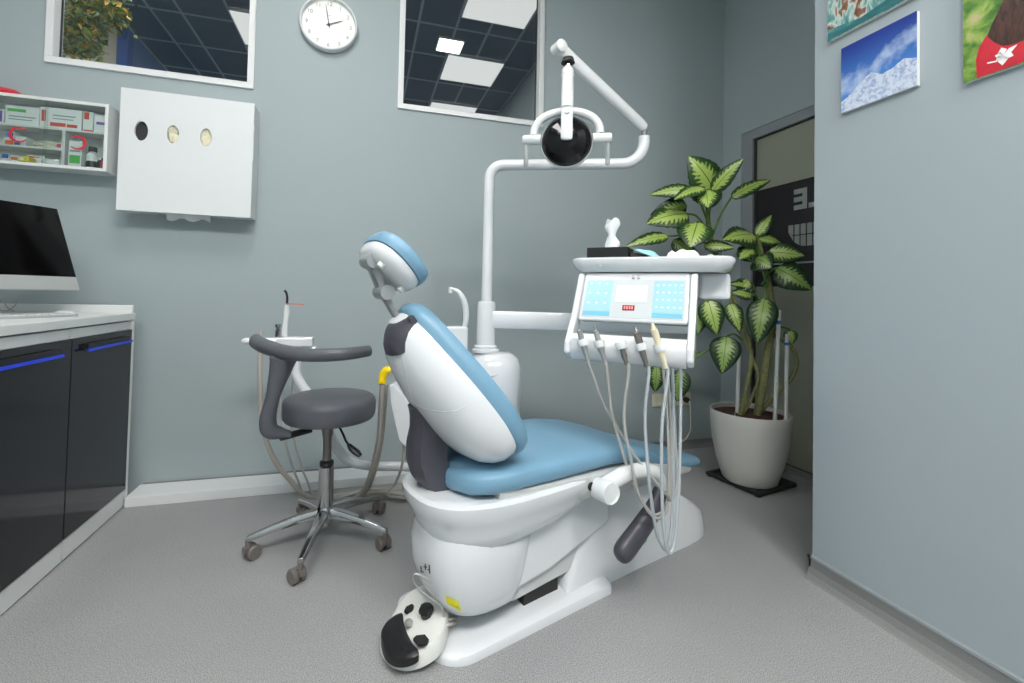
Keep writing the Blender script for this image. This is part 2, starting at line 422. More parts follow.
for x, y in ((-.6, 3.3), (-.6, 6.6), (-3.4, 4.0), (-1.9, 3.2)):  # unseen lamps added only to brighten the neighbouring room
    t = thing('ceiling_light_panel', 'added ceiling light panel, out of sight, brightening the neighbouring room', 'ceiling light', (x, y, Z2-.03), 'added unseen light panels next door')
    build('diffuser', MB().box((x-.29, y-.29, Z2-.032), (x+.29, y+.29, Z2-.02)), 'fill_diffuser', t, smooth=False)
    build('frame', MB().box((x-.3, y-.3, Z2-.0195), (x+.3, y+.3, Z2-.0068)), 'greyframe', t, smooth=False)
# room lamps
LM = []
for i, (x, y, z, sx, sy, p) in enumerate(ROOM_LIGHTS):
    t = thing('ceiling_light_panel', 'square white ceiling light panel of the treatment room overhead', 'ceiling light', (x, y, CZ), 'ceiling light panels overhead')
    build('diffuser', MB().box((x-sx/2, y-sy/2, CZ-.02), (x+sx/2, y+sy/2, CZ-.012)), emis('room_diffuser_%d' % i, (1, .965, .935, 1), p*1.0), t, smooth=False)
    build('frame', MB().box((x-sx/2-.015, y-sy/2-.015, CZ-.0115), (x+sx/2+.015, y+sy/2+.015, CZ)), 'greyframe', t, smooth=False)

# glass door in the alcove
d = MB()
x0, x1 = XA+.0, XA+.05
d.box((XA+.005, DY1-.085, 0.03), (XA+.06, DY1, DZ)); d.box((XA+.005, DY0, .03), (XA+.06, DY0+.06, DZ)); d.box((XA+.005, DY0+.06, DZ-.06), (XA+.06, DY1-.085, DZ))
dr = build('door_1', d, 'doorframe', kind='structure', smooth=False, bevel=.002, origin=(XA, 1.9, 0))
build('gasket', MB().box((XA+.02, DY1-.10, .04), (XA+.045, DY1-.085, DZ-.06)).box((XA+.02, DY0+.06, DZ-.068), (XA+.045, DY1-.10, DZ-.06)).box((XA+.02, DY0+.06, .03), (XA+.045, DY1-.1, .046)), 'darkgasket', dr, smooth=False)
build('glass_pane', MB().box((XA+.028, DY0+.06, .046), (XA+.036, DY1-.10, DZ-.068)), 'frost', dr, smooth=False)
build('door_film', MB().box((XA+.0255, DY0+.06, 1.085), (XA+.0275, DY1-.10, 1.70)), 'film', dr, smooth=False)
def dpt(px, py, x=XA+.0245):
    return at(px, py, X=x)
def drect(mb, ya, yb, za, zb): mb.box((XA+.0235, min(ya, yb), za), (XA+.0253, max(ya, yb), zb))
lt = MB()
pa = dpt(794, 190); pb = dpt(807, 208); h = (pa.z-pb.z); ya, yb = pa.y, pb.y
tk = .028
drect(lt, yb, yb+tk, pb.z, pa.z)
for zz in (pb.z, (pa.z+pb.z)/2-tk/2, pa.z-tk): drect(lt, ya, yb+tk+.0002, zz, zz+tk)
pc = dpt(808.5, 206); drect(lt, pc.y, pc.y-.1, pb.z, pb.z+tk); drect(lt, pc.y-.1002, pc.y-.13, pb.z, pa.z)
build('door_letters', lt, 'film_grey', dr, smooth=False, label='grey reversed capital letters on the black door film')
th = MB(); pl, ctr = dpt(788, 222), dpt(813, 222)
R_ = abs(pl.y-ctr.y)
hgt = (dpt(812, 222).z - dpt(812, 245).z)
nn = 7; 
for k in range(8):
    y_a = pl.y-(k*R_*2/8)-.004; y_b = pl.y-((k+1)*R_*2/8)+.004
    def depth(y): 
        q = (y-(pl.y-R_))/R_; return hgt*math.sqrt(max(0, 1-min(1, q*q)))
    zt = ctr.z
    for z_a, z_b in ((0, .46), (.5, 1)):
        da, db = depth(y_a)+.012, depth(y_b)+.012
        x = XA+.0235
        p = [(x, y_a, zt-z_a*hgt if z_a*hgt < da else zt-da), (x, y_b, zt-z_a*hgt if z_a*hgt < db else zt-db), (x, y_b, zt-min(z_b*hgt, db)), (x, y_a, zt-min(z_b*hgt, da))]
        if abs(p[0][2]-p[3][2])+abs(p[1][2]-p[2][2]) > .006: th.prism(p, (.0018, 0, 0))
build('door_emblem', th, 'film_grey', dr, smooth=False, label='grey toothy smile emblem on the black door film')
pz = dpt(790, 263).z
build('door_line', MB().box((XA+.0235, DY0+.06, pz-.006), (XA+.0253, dpt(772, 264).y, pz+.004)), 'film_grey', dr, smooth=False)
# corridor behind the frosted glass
struct('wall_corridor', MB().box((XA+1.0, .6, 0), (XA+1.05, 3.2, CZ)).box((XA+.1, 3.2, 0), (XA+1.05, 3.25, CZ)).box((XA+.1, .6, 0), (XA+1.05, .65, CZ)).box((XA+.1, .6, -.05), (XA+1.05, 3.2, 0)), 'beige')

t = thing('ceiling_light_panel', 'corridor ceiling light panel behind the frosted glass door', 'ceiling light', (XA+.55, 2.0, CZ))
build('diffuser', MB().box((XA+.35, 1.7, CZ-.02), (XA+.75, 2.3, CZ-.012)), emis('corridor_diffuser', (1, .97, .88, 1), 26), t, smooth=False)
build('frame', MB().box((XA+.33, 1.68, CZ-.0115), (XA+.77, 2.32, CZ)), 'greyframe', t, smooth=False)
struct('ceiling_corridor', MB().box((XA+.1, .6, CZ), (XA+1.05, 3.25, CZ+.05)), 'wall_white')
# ================================================================== left cabinets and worktop
XC = -1.03
def cabinet(y0, y1, lab, hy0, hy1):
    t = thing('base_cabinet', lab, 'cabinet', ((XL+XC)/2, (y0+y1)/2, 0), 'black fronted base cabinets')
    build('body', MB().box((XL+.01, y0+.001, .0), (XC-.004, y1-.001, .838)), 'white_lam', t, smooth=False)
    build('plinth', MB().box((XC-.0035, y0+.001, 0.006), (XC+.012, y1-.001, .075)), 'white_lam', t, smooth=False)
    build('rail', MB().box((XC-.0035, y0+.001, .802), (XC+.006, y1-.001, .838)), 'white_lam', t, smooth=False)
    dd = build('door', MB().box((XC-.003, y0+.0015, .080), (XC+.014, y1-.0015, .800)), 'gloss_black', t, smooth=False, bevel=.001)
    hh = MB().box((XC+.0145, hy0, .760), (XC+.020, hy1, .772)).box((XC+.020, hy0, .752), (XC+.034, hy1, .757))
    hh.box((XC+.0145, hy0+.01, .7575), (XC+.03, hy1-.01, .775))
    build('handle', hh, 'black', dd, smooth=False)
    build('handle_edge', MB().box((XC+.0305, hy0, .748), (XC+.037, hy1, .7575)), 'blue_edge', dd, smooth=False, label='blue protective strip on the door handle')
    return t
cabinet(2.025, 2.47, 'black gloss base cabinet at the corner next to the back wall', 2.085, 2.425)
cabinet(1.42, 2.022, 'black gloss base cabinet nearest to the camera, under the monitor', 1.46, 1.94)
build('side_panel', MB().box((XL+.02, 2.471, 0), (XC+.014, 2.489, .842)), 'white_lam', smooth=False, label='white end panel closing the cabinet row by the back wall', cat='panel')
wt = MB().box((XL+.005, 1.20, .843), (-1.014, 2.49, .875))
build('worktop', wt, 'white_lam', smooth=False, bevel=.003, label='long white worktop over the black base cabinets', cat='worktop')
build('backsplash', MB().box((XL+.005, 2.468, .8752), (-1.018, 2.4895, .911)), 'white_lam', smooth=False, bevel=.002, label='raised white ledge across the end of the worktop by the back wall', cat='ledge')

# all-in-one computer
dirW = V((.485, .875, 0)).normalized(); nF = V((dirW.y, -dirW.x, 0))
tl = math.radians(23)
nM = nF*math.cos(tl)+V((0, 0, math.sin(tl))); upM = V((0, 0, math.cos(tl)))-nF*math.sin(tl)
BR = at(80, 290, Y=2.28)
mw, mh, ch = .60, .368, .058
cM = BR-dirW*(mw/2)
mfr = lambda p: cM + dirW*p.x + upM*p.z + nM*p.y
base = cM - nF*.12
t = thing('desktop_computer', 'all-in-one computer with black screen and silver chin on the worktop', 'computer', (base.x, base.y, .8755))
build('chin', MB().box((-mw/2, -.008, 0), (mw/2, .0, ch), mfr), 'alu', t, smooth=False, bevel=.002)
build('screen', MB().box((-mw/2, -.008, ch), (mw/2, 0, mh), mfr), 'screen', t, smooth=False, bevel=.002)
bk = MB(); bk.ring_loft([[mfr(V((sx*mw/2*k, -y, mh/2+sz*mh/2*k))) for sx, sz in ((-1, -1), (1, -1), (1, 1), (-1, 1))] for k, y in ((1, .0085), (.96, .016), (.6, .03), (.3, .036))])
build('back_shell', bk, 'alu', t)
st = MB(); wv = lambda p: V((cM.x, cM.y, 0))+dirW*p[0]+nF*p[1]+V((0, 0, p[2]))
s0 = [(-.09, .05, .876), (.09, .05, .876), (.09, .05, .881), (-.09, .05, .881)]
zc = cM.z+.14
st.box((-.09, -.15, .8755), (.09, .05, .881), lambda p: wv(p))
st.prism([wv(q) for q in ((-.09, -.15, .881), (-.09, -.144, .881), (-.09, -.07, zc-.01), (-.09, -.076, zc))], dirW*.18)
build('stand', st, 'alu', t, smooth=False, bevel=.002)
# cables drooping under the monitor
c0 = at(18, 291, Y=2.2)
cb = MB()
k1 = [at(22, 291, Y=2.26), at(19, 300, Y=2.26), at(12, 308, Y=2.26), at(4, 311, Y=2.26), at(-8, 306, Y=2.26)]
k2 = [at(-6, 292, Y=2.25), at(2, 300, Y=2.25), at(8, 308, Y=2.25), at(14, 311, Y=2.25)]
for k in (k1, k2):
    k = [V((p.x, p.y, max(p.z, .88))) for p in k]
    cb.tube(cr(k), .0022, 8)
build('power_cable', cb, 'hose', label='white cables hanging below the computer screen', cat='cable')
# keyboard and mouse
fx = V((.80, .60, 0)).normalized()
kc = at(12, 317.5, Z=.884); kc = V((-1.20, 2.06, .8755))
kf = lambda p: kc + dirW*p.x + nF*p.y + V((0, 0, p.z))
kt = thing('keyboard', 'flat white keyboard in front of the computer screen', 'keyboard', kc)
build('keyboard_base', MB().box((-.16, -.055, 0), (.16, .055, .009), kf), 'alu', kt, smooth=False, bevel=.002)
ky = MB()
for r_ in range(5):
    for c_ in range(14):
        ky.box((-.155+c_*.0222, -.05+r_*.0205, .0092), (-.155+c_*.0222+.019, -.05+r_*.0205+.017, .0125), kf)
build('keys', ky, 'white', kt, smooth=False)
ms = at(63, 312.5, Z=.886); mp = V((-1.195, 2.32, .8755))
mm = MB(); mm.lathe([(.0, 0), (.9, 0), (1, .006), (.93, .010), (.7, .015), (.35, .018), (0, .019)], mp, n=28, sx=.03, sy=.055, rot=0)
build('computer_mouse', mm, 'white', label='white low computer mouse on the worktop', cat='mouse')

# ================================================================== wall fittings, back wall left
t = thing('medicine_cabinet', 'shallow white wall cabinet with glass doors full of small boxes', 'wall cabinet', (-1.45, YB, 1.52))
mx0, mx1, my, mz0, mz1 = -1.742, -1.158, 2.502, 1.522, 1.834
f = MB(); q = .014
f.box((mx0, my, mz0), (mx1, YB, mz0+q)); f.box((mx0, my, mz1-q), (mx1, YB, mz1)); f.box((mx1-q, my, mz0+q), (mx1, YB, mz1-q)); f.box((mx0, my, mz0+q), (mx0+q, YB, mz1-q))
f.box((mx0+q, YB-.008, mz0+q), (mx1-q, YB, mz1-q))
build('case', f, 'white_lam', t, smooth=False, bevel=.001)
f = MB(); f.box((mx0+q, my+.012, 1.695), (mx1-q, YB-.009, 1.703)); f.box((mx0+q, my+.012, 1.603), (-1.335, YB-.009, 1.611)); f.box((-1.335, my+.012, mz0+q), (-1.323, YB-.009, 1.695))
build('shelf', f, 'white_lam', t, smooth=False)
gd = build('glass_door', MB().box((mx0+q, my+.003, mz0+q), (-1.385, my+.006, mz1-q)), 'clearglass', t, smooth=False)
gd2 = build('glass_door', MB().box((-1.40, my+.007, mz0+q), (mx1-q, my+.010, mz1-q)), 'clearglass', t, smooth=False)
def crescent(c, R1, sgn):
    m = MB(); o = []; i_ = []
    for k in range(25):
        a = math.radians(40 + k*280/24)
        o.append(V((c.x + sgn*math.cos(a)*R1, c.y, c.z+math.sin(a)*R1)))
        rr = R1*.80; i_.append(V((c.x+sgn*(math.cos(a)*rr+.0035), c.y, c.z+math.sin(a)*rr)))
    for k in range(24):
        m.prism([o[k], o[k+1], i_[k+1], i_[k]], (0, .0012, 0))
    return m
build('crescent', crescent(V((-1.486, my+.0015, 1.655)), .035, 1), 'red', gd, smooth=False, label='red crescent sign on the glass')
build('crescent', crescent(V((-1.272, my+.0055, 1.645)), .033, -1), 'red', gd2, smooth=False, label='red crescent sign on the glass')
def pack(name, lab, x0, x1, z0, h, c, stripe=None, y0=2.520, y1=2.575, cat='box', extra=()):
    t = thing(name, lab, cat, ((x0+x1)/2, (y0+y1)/2, z0), 'packets in the wall cabinet')
    build('carton', MB().box((x0, y0, z0), (x1, y1, z0+h)), c, t, smooth=False, bevel=.001)
    if stripe:
        for (a, b_, c_, d_, mt) in stripe:
            build('print', MB().box((x0+(x1-x0)*a, y0-.0012, z0+h*c_), (x0+(x1-x0)*b_, y0-.0002, z0+h*d_)), mt, t, smooth=False)
    return t
P_ = lambda n, c: mat(n, srgb(*c), .5)
M['p_white'] = P_('carton_white', (236, 240, 240)); M['p_green'] = P_('print_green', (90, 190, 90)); M['p_red'] = P_('print_red', (214, 84, 66)); M['p_viol'] = P_('print_violet', (130, 90, 180))
M['p_grey'] = P_('print_grey', (150, 165, 175)); M['p_orange'] = P_('print_orange', (225, 110, 40)); M['p_blue'] = P_('print_blue', (60, 110, 190)); M['p_yel'] = P_('print_yellow', (225, 215, 60)); M['p_pink'] = P_('print_pink', (210, 60, 100))
M['p_gold'] = P_('packet_gold', (196, 170, 120)); M['p_dark'] = P_('dark_cap', (40, 42, 48)); M['p_clear'] = mat('clear_packet', srgb(216, 222, 205), .2, bump=2, bscale=60)
zt0 = 1.7035
pack('carton', 'white carton with green band on the top cabinet shelf', -1.545, -1.425, zt0, .083, 'p_white', [(.05, .6, .68, .84, 'p_green'), (.1, .9, .4, .46, 'p_grey'), (.1, .8, .25, .3, 'p_grey')])
pack('carton', 'long white carton with red corner print on the top cabinet shelf', -1.422, -1.268, zt0, .093, 'p_white', [(.04, .14, .3, .85, 'p_red'), (.25, .62, .1, .28, 'p_red'), (.65, .9, .1, .25, 'p_red'), (.3, .85, .6, .66, 'p_grey'), (.3, .8, .45, .5, 'p_grey')])
pack('carton', 'small upright white carton with red ends on the top cabinet shelf', -1.262, -1.225, zt0, .092, 'p_white', [(.1, .6, .6, .95, 'p_red'), (.1, 1, .0, .08, 'p_red')])
pack('carton', 'white carton with violet line at the right end of the top shelf', -1.220, -1.176, zt0, .082, 'p_white', [(.2, 1, .45, .6, 'p_viol')])
pack('carton', 'violet and white carton at the left photo edge, top shelf', -1.58, -1.55, zt0, .06, 'p_white', [(0, .8, .1, .9, 'p_viol')])
zm0 = 1.6115
pack('carton', 'orange and blue carton behind the left red crescent', -1.545, -1.51, zm0, .055, 'p_white', [(.1, .9, .0, .35, 'p_orange'), (.1, .9, .6, .95, 'p_blue')])
pack('carton', 'blue and white carton right of the left red crescent, middle shelf', -1.508, -1.468, zm0, .04, 'p_white', [(0, .5, 0, .3, 'p_blue')])
t = thing('instrument_packet', 'clear bag of small instruments on the middle cabinet shelf', 'packet', (-1.40, 2.55, zm0))
pk = MB(); pk.lathe([(0, 0), (.9, 0), (1, .012), (.8, .03), (.3, .038), (0, .039)], (-1.40, 2.55, zm0), n=18, sx=.055, sy=.025); build('bag', pk, 'p_clear', t)
pk = MB()
for k in range(9): pk.tube([(-1.45+k*.006, 2.524, zm0+.012+k % 3*.006), (-1.37+k*.004, 2.526, zm0+.014+k % 4*.005)], .0022, 6)
build('contents', pk, 'glove', t)
pack('carton', 'pale pink small carton at the right end of the middle shelf', -1.358, -1.338, zm0, .028, 'p_white', [(.1, .9, .2, .8, 'p_pink')])
zb0 = mz0+.0185
pack('carton', 'white and blue small carton on the bottom shelf, left', -1.55, -1.525, zb0, .03, 'p_white', [(.0, .9, .3, .9, 'p_blue')])
pack('carton', 'small orange and white carton on the bottom cabinet shelf', -1.520, -1.492, zb0, .025, 'p_white', [(.1, .9, .2, .7, 'p_orange')], y0=2.52)
pack('carton', 'bright yellow carton on the bottom cabinet shelf', -1.488, -1.452, zb0, .025, 'p_yel', [(.1, .5, .2, .7, 'p_white')], y0=2.515)
pack('carton', 'white carton with pink end on the bottom cabinet shelf', -1.487, -1.42, zb0+.0, .045, 'p_white', [(.85, 1, .1, .5, 'p_pink'), (.1, .7, .7, .8, 'p_pink')], y0=2.56, y1=2.59)
pack('carton', 'flat white carton beside the cabinet divider, bottom shelf', -1.405, -1.345, zb0, .022, 'p_white')
pack('carton', 'tall white carton with green label in the right compartment', -1.312, -1.262, zb0, .115, 'p_white', [(.1, .9, .1, .42, 'p_green'), (.1, .9, .55, .62, 'p_grey')])
def bottle(lab, x, y, r, h, body, cap, band=None):
    t = thing('small_bottle', lab, 'bottle', (x, y, zb0), 'bottles in the wall cabinet')
    build('body', MB().lathe([(0, 0), (r*.95, 0), (r, .003), (r, h*.62), (r*.6, h*.72), (r*.55, h*.76)], (x, y, zb0), n=20), body, t)
    build('cap', MB().lathe([(0, h*.76), (r*.75, h*.76), (r*.72, h*.98), (0, h)], (x, y, zb0), n=20), cap, t)
    if band: build('band', MB().lathe([(r*1.02, h*.02), (r*1.02, h*.3)], (x, y, zb0), n=20, cap=False), band, t)
bottle('white bottle with black cap and black base in the cabinet', -1.232, 2.545, .022, .10, 'p_white', 'p_dark', 'p_dark')
bottle('short dark bottle with white cap in the cabinet corner', -1.202, 2.55, .014, .055, 'p_dark', 'p_white')
bottle('short dark red bottle beside the cabinet right side', -1.186, 2.54, .012, .05, 'p_pink', 'p_dark')
bottle('small brown bottle behind the short ones in the cabinet', -1.195, 2.575, .012, .065, 'p_gold', 'p_dark')
# thing lying on top of the cabinet
rt = at(0, 90, Y=2.54)
t = thing('red_pouch', 'red pouch with a white tag lying on top of the cabinet', 'pouch', (-1.57, 2.54, mz1))
build('pouch', MB().lathe([(0, 0), (.95, 0), (1, .01), (.7, .026), (.2, .03), (0, .03)], (-1.58, 2.54, mz1+.0005), n=24, sx=.085, sy=.04), 'red', t)
build('tag', MB().tube(cr([(-1.505, 2.54, mz1+.004), (-1.485, 2.53, mz1+.010), (-1.46, 2.54, mz1+.003), (-1.445, 2.55, mz1+.003)], 5), .003, 8), 'clearpl', t)

# glove and towel dispenser
dx0, dx1, dy, dz0, dz1 = -1.110, -.552, 2.505, 1.352, 1.918
t = thing('glove_dispenser', 'white wall dispenser with three oval openings holding gloves', 'dispenser', (-.84, YB, dz0))
def oval_plate(x0, x1, z0, z1, y0, y1, holes, N=32):
    m = MB(); bm = m.bm
    # plate split in columns, one per hole, so that each opening is a real hole
    cuts = [x0]+[(holes[i][0]+holes[i+1][0])/2 for i in range(len(holes)-1)]+[x1]
    for i, (cx, cz, rx, rz) in enumerate(holes):
        a, b_ = cuts[i], cuts[i+1]
        za, zb = cz-.09, cz+.09
        outer = []; inner = []
        for k in range(N):
            an = 2*PI*(k+.5)/N; c, s_ = math.cos(an), math.sin(an)
            inner.append((cx+c*rx, cz+s_*rz))
            hx = (b_-cx) if c > 0 else (cx-a); tx = hx/abs(c) if abs(c) > 1e-6 else 1e9; tz = .09/abs(s_) if abs(s_) > 1e-6 else 1e9
            u = min(tx, tz); outer.append((cx+c*u, cz+s_*u))
        # snap corner samples
        for (qx, qz) in ((a, za), (b_, za), (a, zb), (b_, zb)):
            j = min(range(N), key=lambda k: (outer[k][0]-qx)**2+(outer[k][1]-qz)**2); outer[j] = (qx, qz)
        for y in (y0, y1):
            vo = [bm.verts.new((x, y, z)) for x, z in outer]; vi = [bm.verts.new((x, y, z)) for x, z in inner]
            for k in range(N): bm.faces.new((vo[k], vo[(k+1) % N], vi[(k+1) % N], vi[k]))
        m.ring_loft([[V((x, y, z)) for x, z in inner] for y in (y0, y1)], cap=False)
    cz = holes[0][1]
    m.box((x0, y0, z0), (x1, y1, cz-.09)); m.box((x0, y0, cz+.09), (x1, y1, z1))
    return m
hz = 1.724
holes = [(-1.024, hz, .027, .046), (-.896, hz, .025, .044), (-.758, hz, .025, .044)]
build('front_cover', oval_plate(dx0, dx1, dz0-.004, dz1, dy-.012, dy, holes), 'painted_board', t, smooth=False)
b = MB(); b.box((dx0+.004, dy+.001, dz0), (dx0+.014, YB-.001, dz1-.004)); b.box((dx1-.010, dy+.001, dz0), (dx1, YB-.001, dz1-.004)); b.box((dx0+.014, dy+.001, dz1-.016), (dx1-.01, YB-.001, dz1-.004))
b.box((dx0+.014, dy+.001, dz0), (-.97, YB-.001, dz0+.008)); b.box((-.66, dy+.001, dz0), (dx1-.01, YB-.001, dz0+.008)); b.box((-.98, YB-.04, dz0), (-.66, YB-.001, dz0+.008))
build('case', b, 'painted_board', t, smooth=False)
for i, (cx, cz, rx, rz) in enumerate(holes):
    if i == 0: build('opening_lining', MB().box((cx-.045, dy+.002, cz-.06), (cx+.045, dy+.02, cz+.06)), 'hole', t, smooth=False)
    else:
        g = MB()
        random.seed(i)
        for k in range(12):
            g.sphere((cx+random.uniform(-.017, .017), dy+.008, cz+random.uniform(-.032, .032)), random.uniform(.013, .021), 12, (1, .6, 1.3))
        build('gloves', g, 'glove', t)
build('opening_lining', MB().box((-.97, dy+.021, 1.6), (-.68, dy+.03, 1.82)), 'glove', t, smooth=False)
# towel sticking out underneath
tw = MB(); rows = []
for j in range(4):
    rows.append([V((-.93+.19*i/12, 2.545+.012*math.sin(i*.9)+j*.004, 1.358-.010*j-(.006*math.sin(i*1.1+.5)*j/2.))) for i in range(13)])
tw.ring_loft([[p+V((0, 0, 0)) for p in r] + [p+V((0, .004, 0)) for p in reversed(r)] for r in rows])
build('paper_towel', tw, 'paper', label='white paper towel poking out under the glove dispenser', cat='paper towel')

# wall clock
cc = V((-.227, YB, 2.434)); ax = (0, -1, 0)
t = thing('wall_clock', 'round white wall clock showing two o clock', 'clock', (cc.x, cc.y, cc.z-.148))
build('rim', MB().lathe([(.142, .001), (.148, .006), (.148, .03), (.146, .037), (.141, .040), (.137, .037), (.135, .016)], cc, ax, 56, cap=False), 'white', t)
build('face', MB().lathe([(0, .004), (.143, .004), (.143, .016), (0, .0165)], cc, ax, 56), 'clockface', t)
def txt(s, size, pos, xdir, ydir, name, m, parent, ext=.0008, label=None):
    cu = bpy.data.curves.new(name, 'FONT'); cu.body = s; cu.size = size; cu.align_x = 'CENTER'; cu.align_y = 'CENTER'; cu.extrude = ext
    ob = bpy.data.objects.new(name, cu); col.objects.link(ob)
    dg = bpy.context.evaluated_depsgraph_get(); me = bpy.data.meshes.new_from_object(ob.evaluated_get(dg)); bpy.data.objects.remove(ob)
    x = V(xdir).normalized(); y = V(ydir).normalized(); z = x.cross(y); org = ORG[parent.name]
    for v in me.vertices: v.co = V(pos)+x*v.co.x+y*v.co.y+z*v.co.z-org
    me.materials.clear(); me.materials.append(M[m])
    o = bpy.data.objects.new(name, me); col.objects.link(o); o.parent = parent; ORG[o.name] = org
    if label: o['label'] = label
    return o
for n in range(1, 13):
    a = PI/2-n*PI/6
    txt(str(n), .030, (cc.x+math.cos(a)*.112, YB-.0175, cc.z+math.sin(a)*.112), (1, 0, 0), (0, 0, 1), 'numeral', 'numeral', t)
def hand(a, L, w, back):
    m = MB(); d_ = V((math.sin(a), 0, math.cos(a))); s_ = V((d_.z, 0, -d_.x)); c_ = cc+V((0, -.020, 0))
    m.prism([c_-d_*back-s_*w*.8, c_-d_*back+s_*w*.8, c_+d_*L*.6+s_*w, c_+d_*L+s_*w*.3, c_+d_*L-s_*w*.3, c_+d_*L*.6-s_*w], (0, -.001, 0)); return m
build('hour_hand', hand(math.radians(66), .075, .0024, .015), 'ink', t, smooth=False)
build('minute_hand', hand(math.radians(-10), .108, .0022, .02), 'ink', t, smooth=False)
build('hub', MB().lathe([(.007, .0165), (.007, .023), (0, .024)], cc, ax, 16), 'ink', t)
txt('---', .02, (cc.x, YB-.0175, cc.z+.05), (1, 0, 0), (0, 0, 1), 'face_print', 'numeral', t)

# wall socket with plug by the plant
sA, sB = at(652, 393, Y=YB), at(691, 406, Y=YB)
szc = .325; sx0, sx1 = sA.x, sB.x-.01
t = thing('wall_socket', 'ivory double wall socket low on the back wall', 'socket', ((sx0+sx1)/2, YB, szc-.04))
build('plate', MB().box((sx0, YB-.010, szc-.042), (sx1, YB, szc+.042)), 'socket', t, smooth=False, bevel=.003)
for k in range(3):
    cx = sx0+(sx1-sx0)*(k+.5)/3
    build('outlet', MB().lathe([(.028, .0105), (.030, .014), (.026, .0145), (.022, .011)], (cx, YB, szc), ax, 24, cap=False), 'socket', t)
cx = sx0+(sx1-sx0)*5/6
t = thing('power_plug', 'black plug with hanging white cord in the wall socket', 'plug', (cx, YB-.03, szc))
build('plug_body', MB().lathe([(.0, .0148), (.018, .0148), (.018, .04), (.008, .055), (0, .056)], (cx, YB, szc), ax, 20), 'black', t)
build('cord', MB().tube(cr([(cx, YB-.052, szc), (cx, YB-.065, szc-.03), (cx+.005, YB-.06, szc-.10), (cx+.012, YB-.055, szc-.19), (cx-.02, YB-.05, szc-.25), (cx-.07, YB-.05, szc-.272), (cx-.16, YB-.05, .012)], 8), .004, 8), 'socket', t)

# ================================================================== pictures on the right wall
def pic_mat_mountain():
    m, nt, b = newmat('mountain_print')
    tc = nt.nodes.new('ShaderNodeTexCoord'); sp = nt.nodes.new('ShaderNodeSeparateXYZ'); nt.links.new(tc.outputs['Generated'], sp.inputs[0])
    n = nt.nodes.new('ShaderNodeTexNoise'); n.inputs['Scale'].default_value = 4.5; n.inputs['Detail'].default_value = 7
    nt.links.new(tc.outputs['Generated'], n.inputs['Vector'])
    def mt(op, *a):
        q = nt.nodes.new('ShaderNodeMath'); q.operation = op
        for i, x in enumerate(a):
            if isinstance(x, (int, float)): q.inputs[i].default_value = x
            else: nt.links.new(x, q.inputs[i])
        return q.outputs[0]
    z = sp.outputs[2]; yy = sp.outputs[1]       # y runs right to left in the photo
    u = mt('SUBTRACT', 1.0, yy)
    sky = nt.nodes.new('ShaderNodeValToRGB'); e = sky.color_ramp.elements; e[0].position = .3; e[0].color = srgb(70, 130, 205); e[1].position = .95; e[1].color = srgb(22, 52, 140)
    nt.links.new(z, sky.inputs[0])
    line = mt('ADD', mt('MULTIPLY', u, .32), .36)    # cloud band rises to the right
    dist = mt('ABSOLUTE', mt('SUBTRACT', z, line))
    cf = mt('SUBTRACT', mt('ADD', mt('SUBTRACT', .22, dist), mt('MULTIPLY', n.outputs['Fac'], .7)), .35)
    cfr = nt.nodes.new('ShaderNodeValToRGB'); cfr.color_ramp.elements[0].position = .05; cfr.color_ramp.elements[1].position = .3
    nt.links.new(cf, cfr.inputs[0])
    mx = nt.nodes.new('ShaderNodeMix'); mx.data_type = 'RGBA'; nt.links.new(cfr.outputs[0], mx.inputs[0]); nt.links.new(sky.outputs[0], mx.inputs[6]); mx.inputs[7].default_value = srgb(178, 196, 226)
    n2 = nt.nodes.new('ShaderNodeTexNoise'); n2.inputs['Scale'].default_value = 14; n2.inputs['Detail'].default_value = 8; n2.inputs['Distortion'].default_value = .8
    nt.links.new(tc.outputs['Generated'], n2.inputs['Vector'])
    sn = nt.nodes.new('ShaderNodeValToRGB'); e = sn.color_ramp.elements; e[0].position = .36; e[0].color = srgb(150, 170, 208); e[1].position = .55; e[1].color = srgb(208, 218, 234)
    nt.links.new(n2.outputs['Fac'], sn.inputs[0])
    n3 = nt.nodes.new('ShaderNodeTexNoise'); n3.inputs['Scale'].default_value = 3; n3.inputs['Detail'].default_value = 5; nt.links.new(tc.outputs['Generated'], n3.inputs['Vector'])
    # ridge: two peaks
    pk1 = mt('SUBTRACT', .42, mt('MULTIPLY', mt('ABSOLUTE', mt('SUBTRACT', u, .42)), .55))
    pk2 = mt('SUBTRACT', .46, mt('MULTIPLY', mt('ABSOLUTE', mt('SUBTRACT', u, .84)), .55))
    rd = mt('ADD', mt('MAXIMUM', pk1, pk2), mt('MULTIPLY', mt('SUBTRACT', n3.outputs['Fac'], .5), .22))
    ism = mt('LESS_THAN', z, rd)
    m2 = nt.nodes.new('ShaderNodeMix'); m2.data_type = 'RGBA'; nt.links.new(ism, m2.inputs[0]); nt.links.new(mx.outputs[2], m2.inputs[6]); nt.links.new(sn.outputs[0], m2.inputs[7])
    nt.links.new(m2.outputs[2], b.inputs['Base Color']); b.inputs['Roughness'].default_value = .4
    return m
